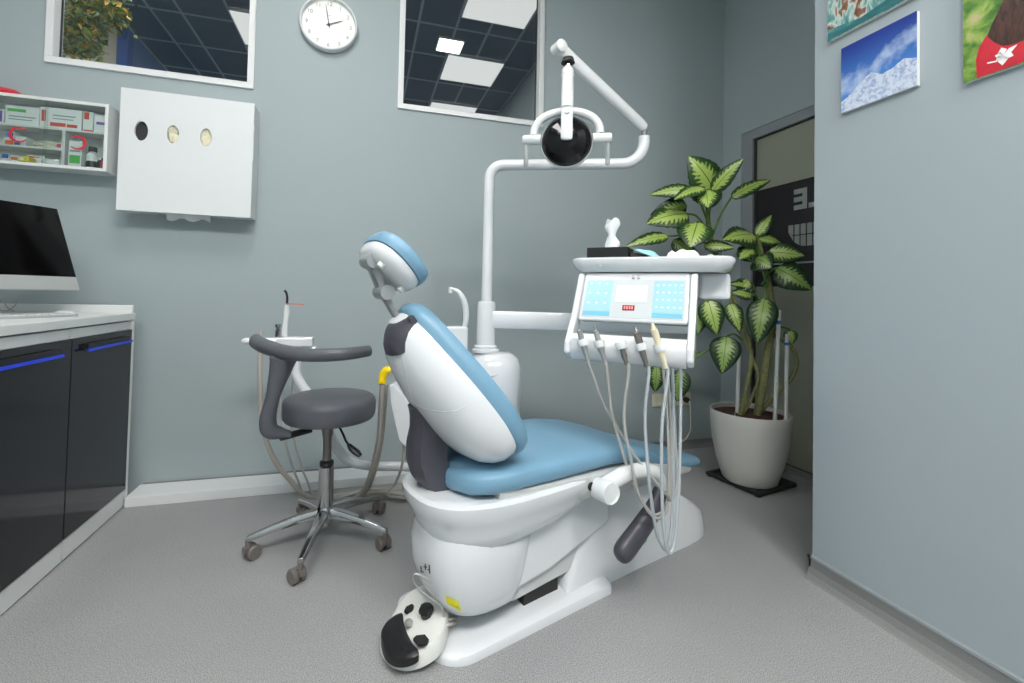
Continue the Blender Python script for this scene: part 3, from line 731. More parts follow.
def pic_mat_noise(name, stops, scale, dist=0, squash=1):
    m, nt, b = newmat(name)
    tc = nt.nodes.new('ShaderNodeTexCoord'); mp_ = nt.nodes.new('ShaderNodeMapping'); mp_.inputs['Scale'].default_value = (1, squash, 1)
    n = nt.nodes.new('ShaderNodeTexNoise'); n.inputs['Scale'].default_value = scale; n.inputs['Detail'].default_value = 6; n.inputs['Distortion'].default_value = dist
    nt.links.new(tc.outputs['Object'], mp_.inputs[0]); nt.links.new(mp_.outputs[0], n.inputs['Vector'])
    r_ = nt.nodes.new('ShaderNodeValToRGB'); e = r_.color_ramp.elements
    e[0].position, e[0].color = stops[0]; e[1].position, e[1].color = stops[-1]
    for p, c in stops[1:-1]: k = e.new(p); k.color = c
    nt.links.new(n.outputs['Fac'], r_.inputs[0]); nt.links.new(r_.outputs[0], b.inputs['Base Color']); b.inputs['Roughness'].default_value = .4
    return m
M['canvas_edge'] = mat('canvas_edge', srgb(220, 222, 218), .6)
M['pic_mtn'] = pic_mat_mountain()
M['pic_green'] = pic_mat_noise('blurred_meadow_print', [(.3, srgb(34, 80, 30)), (.45, srgb(84, 130, 48)), (.6, srgb(140, 170, 76)), (.72, srgb(188, 176, 130))], 26, .5)
M['pic_hair'] = pic_mat_noise('brown_hair_print', [(.3, srgb(38, 22, 20)), (.7, srgb(84, 52, 40))], 30, 1, 4)
M['pic_red'] = pic_mat_noise('red_cloth_print', [(.3, srgb(186, 22, 50)), (.7, srgb(206, 40, 56))], 12)
M['pic_pink'] = mat('pink_print', srgb(232, 40, 110), .5)
M['pic_water'] = pic_mat_noise('waterfall_print', [(.3, srgb(36, 104, 106)), (.44, srgb(110, 160, 156)), (.53, srgb(200, 214, 206)), (.60, srgb(140, 96, 72)), (.72, srgb(86, 52, 38))], 16, .6, 2.2)
M['pic_teal'] = pic_mat_noise('teal_water_print', [(.3, srgb(24, 84, 90)), (.6, srgb(50, 120, 122)), (.8, srgb(130, 176, 170))], 24, .4, .5)
def canvas(lab, y0, y1, z0, z1, m, dpt_=.012):
    t = thing('canvas_print', lab, 'picture', (XR, (y0+y1)/2, z0), 'pictures on the right wall')
    build('canvas', MB().box((XR-dpt_, y0, z0), (XR-.0005, y1, z1)), 'canvas_edge', t, smooth=False)
    build('print', MB().box((XR-dpt_-.0012, y0, z0), (XR-dpt_-.0002, y1, z1)), m, t, smooth=False)
    return t
canvas('mountain canvas picture with snow peaks and blue sky', .9555, 1.1825, 1.655, 1.882, 'pic_mtn')
t = canvas('canvas picture of waterfalls above the mountain picture', .93, 1.232, 1.932, 2.16, 'pic_water')
xx = XR-.0136
build('print_detail', MB().prism([(xx, .931, 1.934), (xx, 1.23, 1.934), (xx, 1.23, 1.975), (xx, 1.12, 1.955), (xx, 1.0, 1.972), (xx, .931, 1.962)], (-.0004, 0, 0)), 'pic_teal', t, smooth=False)
t = canvas('large canvas picture of a red garment and white flower, meadow behind', .45, .845, 1.611, 2.05, 'pic_green')
q3 = lambda px, py: at(px, py, X=xx)
def pline(L): return [q3(*p) for p in L]
build('print_detail', MB().prism(pline([(977, 78), (976, 60), (979, 48), (986, 36), (996, 36), (1012, 42), (1040, 30), (1060, 20), (1060, 49)]), (-.0004, 0, 0)), 'pic_red', t, smooth=False)
xx -= .0005
build('print_detail', MB().prism(pline([(987, 36), (992, 24), (1000, 8), (1008, -8), (1060, -50), (1060, 32), (1030, 38), (1014, 44), (1003, 46), (994, 42)]), (-.0004, 0, 0)), 'pic_hair', t, smooth=False)
xx -= .0005
fl = MB()
for k, (ex, ey, L, wd) in enumerate([(1006, 48, 0, 0)]):
    c0_ = q3(1003.5, 55)
    for a, L, wd in ((100, .022, .009), (28, .030, .006), (-30, .022, .009), (-95, .026, .010), (-150, .018, .007), (160, .018, .008)):
        a = math.radians(a); dv = V((0, -math.cos(a), math.sin(a))); sv = V((0, math.sin(a), math.cos(a)))
        fl.prism([c0_, c0_+dv*L*.5+sv*wd, c0_+dv*L, c0_+dv*L*.5-sv*wd], (-.0004, 0, 0))
    fl.prism([c0_+V((0, .012, -.008)), c0_+V((0, .032, -.004)), c0_+V((0, .032, -.008)), c0_+V((0, .012, -.012))], (-.0004, 0, 0))
build('print_detail', fl, 'petal', t, smooth=False)

# ================================================================== stool
SC = V((-.126, 1.95, 0))
t = thing('operator_stool', 'grey swivel stool with curved arm rest on five casters', 'stool', SC)
stl = t
build('seat', MB().lathe([(0, .487), (.148, .487), (.168, .492), (.175, .502), (.177, .520), (.177, .555), (.172, .569), (.159, .577), (.13, .581), (.06, .583), (0, .583)], SC+V((.006, 0, 0)), n=56), 'stool_grey', t)
build('seat_plate', MB().box((-.075, -.06, .465), (.075, .06, .4865), lambda p: SC+p), 'black', t, smooth=False, bevel=.004)
build('gas_lift', MB().lathe([(.012, .30), (.0165, .30), (.0165, .42), (.02, .42), (.024, .47), (0, .47)], SC, n=24), 'gunmetal', t)
col_ = build('column', MB().lathe([(0, .07), (.024, .07), (.024, .10), (.029, .12), (.029, .30), (.025, .304), (0, .304)], SC, n=28), 'chrome', t)
build('column_collar', MB().lathe([(.0, .3045), (.027, .3045), (.027, .318), (.018, .324), (0, .324)], SC, n=28), 'black', t)
castpos = [(-.391, 1.885), (-.184, 1.69), (.108, 1.825), (.085, 2.125), (-.245, 2.175)]
hubm = MB().lathe([(0, .085), (.034, .085), (.04, .10), (.04, .125), (.030, .145), (0, .145)], SC, n=28)
build('hub', hubm, 'chrome', t)
for i, (cx, cy) in enumerate(castpos):
    dv = (V((cx, cy, 0))-SC); L = dv.length; dv.normalize(); sv = V((-dv.y, dv.x, 0))
    rings = []
    for k in range(7):
        u = k/6; p = SC+dv*(.028+(L-.028)*u); zt = .138-.05*u**1.4; hh = .017-.007*u; ww = .020-.009*u
        rings.append([p+sv*(a*ww)+V((0, 0, zt-hh+b_*hh)) for a, b_ in ((-1, -1), (1, -1), (1, .3), (.6, 1), (-.6, 1), (-1, .3))])
    leg = build('leg', MB().ring_loft(rings), 'chrome', t, bevel=.002)
    e = SC+dv*(L-.003)
    cs = MB(); ang = [.7, 2.3, 2.0, 1.2, .4][i]; cd_ = V((math.cos(ang), math.sin(ang), 0)); wa = V((-cd_.y, cd_.x, 0))
    cs.cyl(e+V((0, 0, .045)), e+V((0, 0, .075)), .009, n=16)
    cc2 = e+cd_*.018+V((0, 0, .0265))
    for s_ in (-1, 1):
        cs.lathe([(0, .004), (.0235, .004), (.0262, .008), (.0262, .020), (.022, .0245), (0, .026)], cc2, wa*s_, 24)
    cs.cyl(cc2-wa*.006, cc2+wa*.006, .018, n=16)
    cs.box(V((-.014, -.011, .03)), V((.022, .011, .05)), lambda p: e+cd_*p.x+wa*p.y+V((0, 0, p.z)))
    build('caster', cs, 'caster', t)
# backrest arm: curved torso bar on a moulded post
bar = cr([(-.408, 1.99, .795), (-.350, 1.87, .786), (-.268, 1.775, .776), (-.17, 1.715, .772), (-.06, 1.70, .776), (.03, 1.745, .782)], 7)
n_ = len(bar); rr = []
for k in range(n_):
    u = k/(n_-1); e_ = math.sqrt(max(.12, 1-max(0, (abs(u-.5)*2-.93)/.075)**2))
    rr.append(((.030-.010*u)*e_, (.026-.006*u)*e_))
build('arm_rest', MB().tube(bar, rr, 16, up=(0, 0, 1)), 'stool_pu', t)
po = cr([at(284, 358, Y=1.79), at(280, 372, Y=1.80), at(274, 392, Y=1.81), at(269, 412, Y=1.82), at(268, 424, Y=1.83), at(271, 431, Y=1.84), at(281, 433, Y=1.86), at(290, 434, Y=1.87)], 6)
rp = []
for k in range(len(po)):
    u = k/(len(po)-1); rp.append((.050-.028*min(1, u*3)+.008*math.sin(PI*min(1, max(0, u-.3)*1.6))-.014*max(0, u-.75)*3, .024))
build('arm_post', MB().tube(po, rp, 16, up=(1, 0.5, 0)), 'stool_pu', t)
build('bracket', MB().box((-.115, -.02, 0), (.0, .02, .014), lambda p: SC+V((-.06, -.035, .462))+V((.9, .43, 0)).normalized()*p.x+V((-.43, .9, 0)).normalized()*p.y+V((0, 0, p.z-.012+p.x*.1))), 'black', t, smooth=False, bevel=.003)
lv = MB().tube(cr([SC+V((.04, -.05, .475)), SC+V((.06, -.085, .45)), SC+V((.075, -.11, .425)), SC+V((.095, -.135, .405))], 5), .0045, 10)
lv2 = MB().tube([SC+V((.085, -.12, .415)), SC+V((.095, -.13, .405)), SC+V((.115, -.145, .392)), SC+V((.128, -.155, .383))], [(.007, .009), (.010, .014), (.010, .016), (.006, .010)], 12)
lvo = build('lever', lv, 'black', t); build('lever_grip', lv2, 'black', lvo)

# ================================================================== dental chair
TH = math.radians(18); CO = V((.224, 1.37, 0)); DX = V((math.cos(TH), math.sin(TH), 0)); DYv = V((-math.sin(TH), math.cos(TH), 0)); ZZ = V((0, 0, 1))
def W(x, y, z): return CO+DX*x+DYv*y+ZZ*z
t = thing('dental_chair', 'blue and white dental chair with raised back rest and head rest', 'dental chair', W(.6, 0, 0))
chair = t
def plan(xl0, xl1, yc, hw, z, r0, r1, n=10, pw=1.0):
    """rounded rectangle in plan, corner radius r0 at the head end and r1 at the foot end"""
    pts = []
    for (cx, cy, r, a0) in ((xl1-r1, yc+hw-r1, r1, 0), (xl0+r0, yc+hw-r0, r0, 90), (xl0+r0, yc-hw+r0, r0, 180), (xl1-r1, yc-hw+r1, r1, 270)):
        for k in range(n+1):
            a = math.radians(a0+90*k/n); pts.append(W(cx+math.cos(a)*r, cy+math.sin(a)*r, z(cx+math.cos(a)*r) if callable(z) else z))
    return pts
# floor plate: low at the head end, rising to the column
hgt_ = lambda x: .026+.036*math.exp(-((x-.36)/.15)**2)+.010*max(0, x)
def bplan(x0, hw, z, rn, rf, x1=.60):
    pts = []
    for (cx, cy, r, a0) in ((x1-.03, hw-.03, .03, 0), (x0+rf, hw-rf, rf, 90), (x0+rn, -hw+rn, rn, 180), (x1-.03, -hw+.03, .03, 270)):
        for k in range(13):
            a = math.radians(a0+90*k/12); x = cx+math.cos(a)*r
            pts.append(W(x, .003+cy+math.sin(a)*r, z(x) if callable(z) else z))
    return pts
mb = MB().ring_loft([bplan(-.055, .172, 0, .10, .04), bplan(-.055, .172, lambda x: hgt_(x)*.5, .10, .04), bplan(-.050, .168, lambda x: hgt_(x)*.8, .097, .04, .597), bplan(-.038, .156, lambda x: hgt_(x)*.97, .09, .04, .59), bplan(-.02, .138, lambda x: hgt_(x)*1.02, .08, .04, .58), bplan(.03, .08, lambda x: hgt_(x)*1.04, .04, .03, .56)])
build('base_plate', mb, 'shell', t, bevel=0)
build('gap_shade', MB().box((.26, -.10, .03), (.40, .10, .082), lambda p: W(p.x, p.y, p.z)), 'blackrub', t, smooth=False)  # black box standing in for the shade in the gap under the lift arm
# rear column housing: loft of width sections along its length
prof = [(.415, .0, .05, .155), (.43, .0, .10, .155), (.47, .0, .19, .153), (.515, .0, .265, .151), (.56, .0, .315, .149), (.62, 0, .345, .147), (.70, 0, .350, .146), (.82, 0, .328, .146), (.92, 0, .285, .148), (1.00, 0, .24, .150), (1.08, 0, .19, .151), (1.15, 0, .150, .148), (1.20, 0, .118, .138), (1.24, 0, .09, .12), (1.265, 0, .06, .095), (1.275, 0, .03, .07)]
rings = []
for (x, z0, z1, hw) in prof:
    r = []
    for (a, b_) in ((-1, 0), (-1, .25), (-.96, .6), (-.90, .85), (-.8, .97), (-.5, 1), (0, 1.01), (.5, 1), (.8, .97), (.90, .85), (.96, .6), (1, .25), (1, 0)):
        r.append(W(x, .02+a*hw, z0+(z1-z0)*b_))
    rings.append(r)
build('column_housing', MB().ring_loft(rings), 'shell', t)
# lower housing
def bucket(levels, n=40, flat=1.0):
    rings = []
    for (z, x0, x1, hw, yc) in levels:
        r = []
        for k in range(n):
            a = 2*PI*k/n; c, s_ = math.cos(a), math.sin(a)
            e = 2/2.7; px = (x0+x1)/2+(x1-x0)/2*math.copysign(abs(c)**e, c); py = yc+hw*math.copysign(abs(s_)**e, s_)
            r.append(W(px, py, z(px) if callable(z) else z))
        rings.append(r)
    return MB().ring_loft(rings)
build('lower_housing', bucket([(.074, .06, .22, .08, .0), (.079, .03, .24, .115, 0), (.098, -.006, .26, .142, 0), (.14, -.034, .275, .154, 0), (.20, -.050, .29, .160, 0), (.27, -.054, .305, .164, 0), (.31, -.045, .31, .156, 0)]), 'shell', t)
# lifting arm between the lower housing and the rear column
pa = [(.16, .115), (.34, .14), (.60, .22), (.60, .35), (.42, .335), (.16, .30)]
build('lift_arm', MB().ring_loft([[W(x, y, z) for x, z in pa] for y in (-.135, .135)]), 'shell', t, bevel=.008, seg=3, smooth=False)
pa = [(.20, .075), (.50, .10), (.56, .16), (.56, .21), (.20, .115)]
build('lower_link', MB().ring_loft([[W(x, y, z) for x, z in pa] for y in (-.118, .118)]), 'grey_pl', t, bevel=.006, seg=2, smooth=False)
# upper seat housing
up_b = lambda dz: (lambda x: dz+.05*max(0, x-.1))
lv_ = [(lambda x: .252+.05*max(0, x), .07, .30, .10, .0), (lambda x: .258+.08*max(0, x), .02, .40, .145, 0), (lambda x: .280+.09*max(0, x), -.022, .50, .174, 0), (lambda x: .318+.075*max(0, x), -.048, .57, .190, 0),
       (lambda x: .328+.07*max(0, x), -.048, .57, .192, 0), (lambda x: .365+.04*max(0, x), -.070, .60, .204, 0), (lambda x: .398+.02*max(0, x), -.084, .60, .215, 0), (lambda x: .418+.01*max(0, x), -.085, .60, .216, 0), (lambda x: .427+.01*max(0, x), -.075, .59, .206, 0), (lambda x: .427+.01*max(0, x), -.05, .57, .185, 0)]
build('seat_housing', bucket(lv_), 'shell', t)
# grey seat underside running towards the foot end
def CLp(px, py, yl):
    r = ray(px, py); return EYE+r*(((CO-EYE).dot(DYv)+yl)/r.dot(DYv))
sec = [(.10, .405, .455, .185), (.25, .375, .448, .20), (.45, .345, .438, .205), (.65, .325, .425, .20), (.80, .318, .400, .185), (.95, .305, .36, .16), (1.08, .285, .315, .13), (1.14, .28, .29, .10)]
rings = []
for x, z0, z1, hw in sec:
    rings.append([W(x, .0+a*hw, z0+(z1-z0)*b_) for a, b_ in ((-.75, 0), (-.93, .12), (-1, .4), (-1, .9), (-.9, 1), (.9, 1), (1, .9), (1, .4), (.93, .12), (.75, 0))])
build('seat_underside', MB().ring_loft(rings), 'grey_pl', t)
# seat cushion
st_ = [(.0, .462, .02, .06), (.01, .466, .034, .13), (.035, .470, .042, .185), (.075, .474, .046, .213), (.15, .476, .048, .226), (.28, .474, .046, .228), (.42, .474, .046, .226), (.55, .470, .045, .222), (.66, .455, .042, .216), (.76, .425, .038, .206), (.87, .388, .034, .190), (1.0, .350, .030, .168), (1.12, .318, .026, .145), (1.21, .297, .022, .115), (1.255, .288, .016, .08), (1.275, .285, .008, .04)]
rings = []
for i, (x, zc_, hh, hw) in enumerate(st_):
    r = []
    for k in range(36):
        a = 2*PI*k/36; c, s_ = math.cos(a), math.sin(a); e = 2/3.2
        y = hw*math.copysign(abs(c)**e, c); z = hh*math.copysign(abs(s_)**e, s_)
        if s_ > 0: z -= .012*max(0, 1-(y/max(hw, .01))**2)*(1 if .0 < x < .7 else .3)      # hollow of the seat
        r.append(W(x, .02+y, zc_+z))
    rings.append(r)
build('seat_cushion', MB().ring_loft(rings), 'seat_blue', t)

# back rest frame: s up along the back, y across, n towards the patient
class Fr:
    def __init__(f, x, y, z, phi): ph = math.radians(phi); f.o = (x, y, z); f.t = (-math.sin(ph), math.cos(ph)); f.n = (math.cos(ph), math.sin(ph))
    def __call__(f, s, y, n): return W(f.o[0]+f.t[0]*s+f.n[0]*n, f.o[1]+y, f.o[2]+f.t[1]*s+f.n[1]*n)
BF = Fr(-.035, -.025, .632, 35)
half = [(0, .315), (.048, .306), (.088, .268), (.130, .19), (.172, .095), (.200, .0), (.208, -.075), (.190, -.145), (.120, -.190), (0, -.200)]
def closed_outline(h):
    pts = [V((a, b_, 0)) for a, b_ in h]; pts += [V((-a, b_, 0)) for a, b_ in reversed(h[1:-1])]
    return [(p.x, p.y) for p in cr(pts, 5, True)]
OB = closed_outline(half)
SHP = [(.12, -.018), (.3, -.017), (.5, -.012), (.68, -.002), (.82, .012), (.92, .034), (.975, .056), (1.0, .082), (.99, .092), (.955, .095)]
def pillow(fr, outl, rings, cx=0, cs=0, bend=0):
    R_ = []
    for k, n, *o in rings:
        R_.append([fr(cs+(s-cs)*k, y*k, n - bend*(y*k)**2*-1) for y, s in outl])
    return MB().ring_loft(R_)
build('back_shell', pillow(BF, OB, SHP, cs=.06, bend=.35), 'shell', t)
BC = lambda s_, y, n: BF(s_*1.03-.006, y*.985, n-.004)
build('back_cushion', pillow(BC, OB, [(.90, .0955), (.965, .097), (1.0, .106), (1.015, .120), (1.0, .137), (.955, .149), (.85, .154), (.6, .150), (.3, .147), (.1, .146)], cs=.06, bend=.35), 'seat_blue', t)
# dark insert at the top of the back
from mathutils.bvhtree import BVHTree
sh_ = next(c for c in chair.children if c.name.startswith('back_shell'))
sh_bvh = BVHTree.FromPolygons([v.co+ORG[sh_.name] for v in sh_.data.vertices], [tuple(p.vertices) for p in sh_.data.polygons])
def shell_n(y, s_):
    """depth of the back shell's outer surface at (y, s)"""
    a, b_ = BF(s_, y, -.3), BF(s_, y, .3)
    h = sh_bvh.ray_cast(a, (b_-a).normalized())
    return .085 if h[0] is None else (h[0]-a).length-.3
def patch(fr, ys, ss, nf, th):
    """curved plate following nf(y,s)"""
    m = MB(); R0 = []
    for s in ss: R0.append([fr(s, y, nf(y, s)) for y in ys] + [fr(s, y, nf(y, s)+th) for y in reversed(ys)])
    return m.ring_loft(R0)
ys = [-.074+.086*k/10 for k in range(11)]; ss = [.240+.066*k/14 for k in range(15)]
build('top_insert', patch(BF, ys, ss, lambda y, s: shell_n(y, s)-.0055, .016), 'charcoal', t)
# embossed arc line on the shell
# bracket column behind the back
brp = [(-.030, .425, .060), (-.060, .46, .060), (-.078, .51, .058), (-.078, .56, .054), (-.070, .605, .049), (-.072, .64, .046), (-.08, .668, .040)]
rings = []
for x, z, hw in brp:
    r = []
    for a, b_ in ((-1, .085), (-1, .03), (-.9, .005), (-.5, -.008), (0, -.012), (.5, -.008), (.9, .005), (1, .03), (1, .085)):
        r.append(W(x+b_, .01+a*hw, z))
    rings.append(r)
build('back_bracket', MB().ring_loft(rings), 'charcoal', t)
# head rest and its two bar linkage
HF = Fr(-.200, .02, 1.040, 46)
OH = closed_outline([(0, .088), (.06, .083), (.102, .060), (.122, .018), (.119, -.035), (.094, -.078), (.045, -.098), (0, -.102)])
build('head_shell', pillow(HF, OH, [(.3, .012), (.55, .014), (.75, .020), (.88, .032), (.93, .046), (.93, .056)]), 'shell', t)
build('head_cushion', pillow(HF, OH, [(.90, .0565), (.97, .059), (1.0, .070), (1.0, .082), (.965, .094), (.87, .100), (.6, .098), (.2, .095)]), 'seat_blue', t)
for s, y in ((.03, -.075), (-.06, -.06)):
    build('button', MB().cyl(HF(s, y, .018), HF(s, y, .006), .010, .009), 'white2', t)
j1 = W(-.222, .0, 1.083); j2 = W(-.182, .0, .998); j3 = W(-.148, -.015, .93)
lk = MB()
for s_ in (-.018, .018):
    lk.tube([j1+DYv*s_, j2+DYv*s_], [(.006, .012)]*2, 10, up=DYv)
lk.tube([j2+DYv*.01, j3+DYv*.0], [(.02, .011), (.02, .009)], 12, up=DYv)
build('head_rest_bar', lk, 'greymetal', t)
for j in (j1, j2):
    build('pivot', MB().cyl(j-DYv*.034, j+DYv*.034, .021, n=28), 'greymetal', t)
build('head_bracket', MB().tube([j1+DYv*.0, j1+DX*.04+ZZ*.006], [(.02, .012)]*2, 10, up=DYv), 'blackrub', t)
# swing arm rest
jj0, jj1 = W(.475, -.185, .385), W(.445, -.275, .405)
ar = build('arm_rest_pivot', MB().tube([jj0, jj1, jj1-DYv*.004], [.034, .034, .030], 28), 'white', t)
path = cr([W(.462, -.235, .405), W(.53, -.24, .425), W(.60, -.245, .43), (W(.67, -.25, .42)), W(.72, -.25, .385), W(.735, -.25, .34)], 6)
build('arm_rest_tube', MB().tube(path, [.027-.004*k/30 for k in range(len(path))], 16), 'white', t)
pad = cr([W(.728, -.25, .345), W(.695, -.25, .295), W(.63, -.25, .245), W(.555, -.25, .198), W(.515, -.25, .175)], 5)
rp = []
for k in range(len(pad)):
    u = k/(len(pad)-1); e_ = min(1, math.sqrt(max(.05, 1-(max(0, u-.75)/.26)**2))); rp.append(((.022+.011*u)*e_, (.024+.014*min(1, u*2.5))*e_))
build('arm_rest_pad', MB().tube(pad, rp, 16, up=DYv), 'charcoal', t)
bh = CLp(592.5, 487, -.212)
build('bolt_hole', MB().cyl(bh+DYv*.012, bh, .013, n=20), 'black', t)
# small stickers and marks: flat patches lying on the surface of a housing
from mathutils.bvhtree import BVHTree
def surf(o, px, py, lift=.0008):
    me = o.data; og = ORG[o.name]
    if o.name not in BV: BV[o.name] = BVHTree.FromPolygons([v.co+og for v in me.vertices], [tuple(p.vertices) for p in me.polygons])
    r = ray(px, py).normalized(); h = BV[o.name].ray_cast(EYE, r)
    if h[0] is None: return None
    n = h[1] if h[1].dot(r) < 0 else -h[1]
    return h[0]+n*lift
BV = {}
def mark(name, o, pts, m, lab=None):
    Q4 = [V((p[0], p[1], 0)) for p in pts]; c_ = sum(Q4, V((0, 0, 0)))/len(Q4); bm_ = MB(); n_ = 6
    ring = []
    for a, b_ in zip(Q4, Q4[1:]+Q4[:1]): ring += [a.lerp(b_, k/n_) for k in range(n_)]
    rows = []
    for u_ in (1, .75, .5, .25, .02):
        r_ = [surf(o, *(c_+(p-c_)*u_).xy, .0012) for p in ring]
        if any(p is None for p in r_): return
        rows.append(r_)
    bm_.ring_loft(rows)
    build(name, bm_, m, t, smooth=False, label=lab)
ob = {c.name.split('.')[0]: c for c in t.children}
for L_ in ([(401, 352), (404, 366), (407, 382), (411, 396), (414, 404)], [(414, 404), (424, 408.5), (434, 411), (446, 412), (457, 410.5), (466, 406)]):
    q_ = [surf(ob['back_shell'], p.x, p.y, -.0037) for p in cr([V((a, b_, 0)) for a, b_ in L_], 5)]
    build('shell_crease', MB().tube([p for p in q_ if p], .0046, 12), 'shell', t)
mark('warning_label', ob['lower_housing'], [(445.5, 595), (458.5, 601.5), (461.5, 611.5), (447.5, 603.5)], 'label_y', 'yellow warning label')
for L_ in ([(420.5, 566), (422, 566), (422.3, 572), (421, 572)], [(422, 570.8), (424.2, 571.3), (424.2, 572.6), (422.2, 572)], [(425, 563.5), (426.2, 563.6), (426.4, 570), (425.2, 570)], [(423.8, 566), (427.6, 566.3), (427.6, 567.4), (423.8, 567.2)], [(428.8, 564.5), (430.2, 564.7), (430.8, 573.5), (429.4, 573.3)], [(427.6, 569), (428.8, 568.6), (429, 569.8), (427.8, 570.3)]):
    mark('printed_mark', ob['lower_housing'], L_, 'ink')
mark('round_sticker', ob['column_housing'], [(640.5, 537), (644, 535), (647, 536.5), (646.5, 541), (643, 544.5), (640, 544)], 'green_dot', 'green sticker')

# ================================================================== dental unit column, arms, cuspidor box
UX = at(497, 380, d=1.99); UC = V((.552, 1.925, 0))
u = thing('dental_unit', 'white dental unit column with tall lamp pole and side arms behind chair', 'dental unit', UC)
tt = lambda p: V((UC.x, UC.y, p))
build('unit_body', MB().lathe([(.0, .10), (.105, .10), (.115, .14), (.122, .62), (.119, .685), (.105, .722), (.080, .742), (.062, .748), (0, .749)], UC, n=44, sx=1.0, sy=.95), 'shell', u)
build('unit_foot', MB().lathe([(0, 0), (.11, 0), (.11, .1), (0, .1)], UC, n=36), 'white2', u)
PCc = V((UC.x-.040, UC.y, 0))
build('pole_sleeve', MB().lathe([(.0, .748), (.060, .748), (.060, .760), (.050, .764), (.050, .774), (.042, .78), (.040, .95), (.037, .964), (.030, .968), (0, .968)], PCc, n=32), 'shell', u)
pz0 = [V((PCc.x, PCc.y, .87)), V((PCc.x, PCc.y, 1.2)), V((PCc.x, PCc.y, 1.48))]
top = 1.558
bend = [V((PCc.x, PCc.y, .872)), V((PCc.x, PCc.y, 1.2)), V((PCc.x, PCc.y, top-.055))]
# delivery arm to the right
armE = V((1.30, 1.62, .80))
da = (V((1.30, 1.62, 0))-V((PCc.x, PCc.y, 0))).normalized()
sa = PCc+V((0, 0, .890))
sda = V((-da.y, da.x, 0))
pts = []
for p in (sa+da*.03, V((1.30, 1.62, .890))):
    pts.append([p+sda*a*.028+V((0, 0, b_*.037)) for a, b_ in ((-1, -.8), (-.8, -1), (.8, -1), (1, -.8), (1, .8), (.8, 1), (-.8, 1), (-1, .8))])
build('delivery_arm', MB().ring_loft(pts), 'shell', u)
# lamp pole with the horizontal arm
pth = [V((PCc.x, PCc.y, .872)), V((PCc.x, PCc.y, 1.50))]
pr_ = at(500, 165, d=1.97); pe = at(628, 161, d=1.93); pk_ = at(649.5, 148, d=1.92); pu = at(650, 132, d=1.92)
c1 = at(487.5, 192, d=1.99)
zarm = 1.565
A0 = V((PCc.x, PCc.y, 0)); A1 = V((1.118, 1.672, 0)); dA = (A1-A0).normalized()
path = [A0+ZZ*.872, A0+ZZ*(zarm-.06)] + [A0+dA*(.06*(1-math.cos(a)))+ZZ*(zarm-.06+.06*math.sin(a)) for a in (.26, .52, .79, 1.05, 1.31, 1.571)] + [A1-dA*.09+ZZ*zarm] + [A1-dA*.09+dA*(.09*math.sin(a))+ZZ*(zarm+.09-.09*math.cos(a)) for a in (.26, .52, .79, 1.05, 1.31, 1.571)] + [A1+ZZ*(zarm+.115)]
build('lamp_pole', MB().tube(path, .0235, 20), 'shell', u)
build('pole_joint', MB().cyl(A1+ZZ*(zarm+.115), A1+ZZ*(zarm+.14), .012, n=16), 'chrome', u)
# brass fitting and cup cradle wire
build('brass_tap', MB().cyl((UC.x+.075, UC.y-.03, .700), (UC.x+.075, UC.y-.03, .725), .006, n=12).sphere((UC.x+.075, UC.y-.03, .728), .009, 10), mat('brass', srgb(180, 150, 90), .3, metal=.9), u)
wr = MB().tube([UC+V((-.02+.045*math.cos(a), -.11+.0*a, .62+.045*math.sin(a))) for a in [k*PI/10-.3 for k in range(12)]], .003, 8)
build('wire_loop', wr, 'metal', u)
# cuspidor block with curved spout, seen over the back cushion
cq = at(455, 330, d=1.95)
blk = [at(440, 330, d=1.93), at(458, 330, d=1.93)]
cs_ = V((.372, 1.90, 0))
build('cuspidor_block', MB().box((-.09, -.05, .66), (.045, .05, .862), lambda p: cs_+p), 'shell', u, bevel=.01, seg=3, smooth=False)
build('cuspidor_link', MB().box((.02, -.035, .60), (.10, .035, .70), lambda p: cs_+p), 'shell', u, bevel=.008, smooth=False)
sp_ = cr([at(462, 336, d=1.90), at(466, 318, d=1.90), at(464, 302, d=1.90), at(458, 292, d=1.90), at(451, 289, d=1.90)], 6)
build('spout', MB().tube(sp_, [(.007+.007*math.sin(PI*min(1, k/(len(sp_)-1)+.05)), .010+.006*math.sin(PI*k/(len(sp_)-1))) for k in range(len(sp_))], 14), 'shell', u)
build('spout_tip', MB().cyl(at(450.5, 287, d=1.90), at(450.5, 293, d=1.90), .008, n=14), 'white2', u)

# ---------------- lamp on a spring arm
L0 = A1+ZZ*(zarm+.155); L1 = at(559, 48, d=1.74)
t = thing('operating_light', 'round black dental lamp on white spring arm and curved yoke', 'dental lamp', A1+ZZ*(zarm+.141))
dv = (L1-L0).normalized(); sd = dv.cross(ZZ).normalized(); nu = sd.cross(dv)
rg = []
for u_, hw, hh in ((-.012, .010, .012), (0, .016, .020), (.05, .018, .023), (.6, .019, .026), (.95, .020, .028), (1.0, .019, .026), (1.015, .012, .016)):
    p = L0+(L1-L0)*u_
    rg.append([p+sd*hw*math.cos(a)*1.0+nu*hh*math.sin(a) for a in [2*PI*k/20 for k in range(20)]])
sa_ = build('spring_arm', MB().ring_loft(rg), 'white', t)
build('arm_end_cap', MB().tube([L1-sd*.026, L1-sd*.022, L1+sd*.022, L1+sd*.026], [.019, .024, .024, .019], 28), 'white', t)
LH = at(566.5, 142, d=1.72)     # centre of the reflector
stem_top = V((LH.x, LH.y, L1.z-.05))
build('neck_joint', MB().cyl(V((LH.x, LH.y, at(566, 68, d=1.72).z+.03)), V((LH.x, LH.y, at(566, 68, d=1.72).z-.01)), .012, n=16), 'chrome', t)
build('neck_collar', MB().cyl(V((LH.x, LH.y, at(566, 57, d=1.72).z)), V((LH.x, LH.y, at(566, 62, d=1.72).z)), .020, .026), 'blackrub', t)
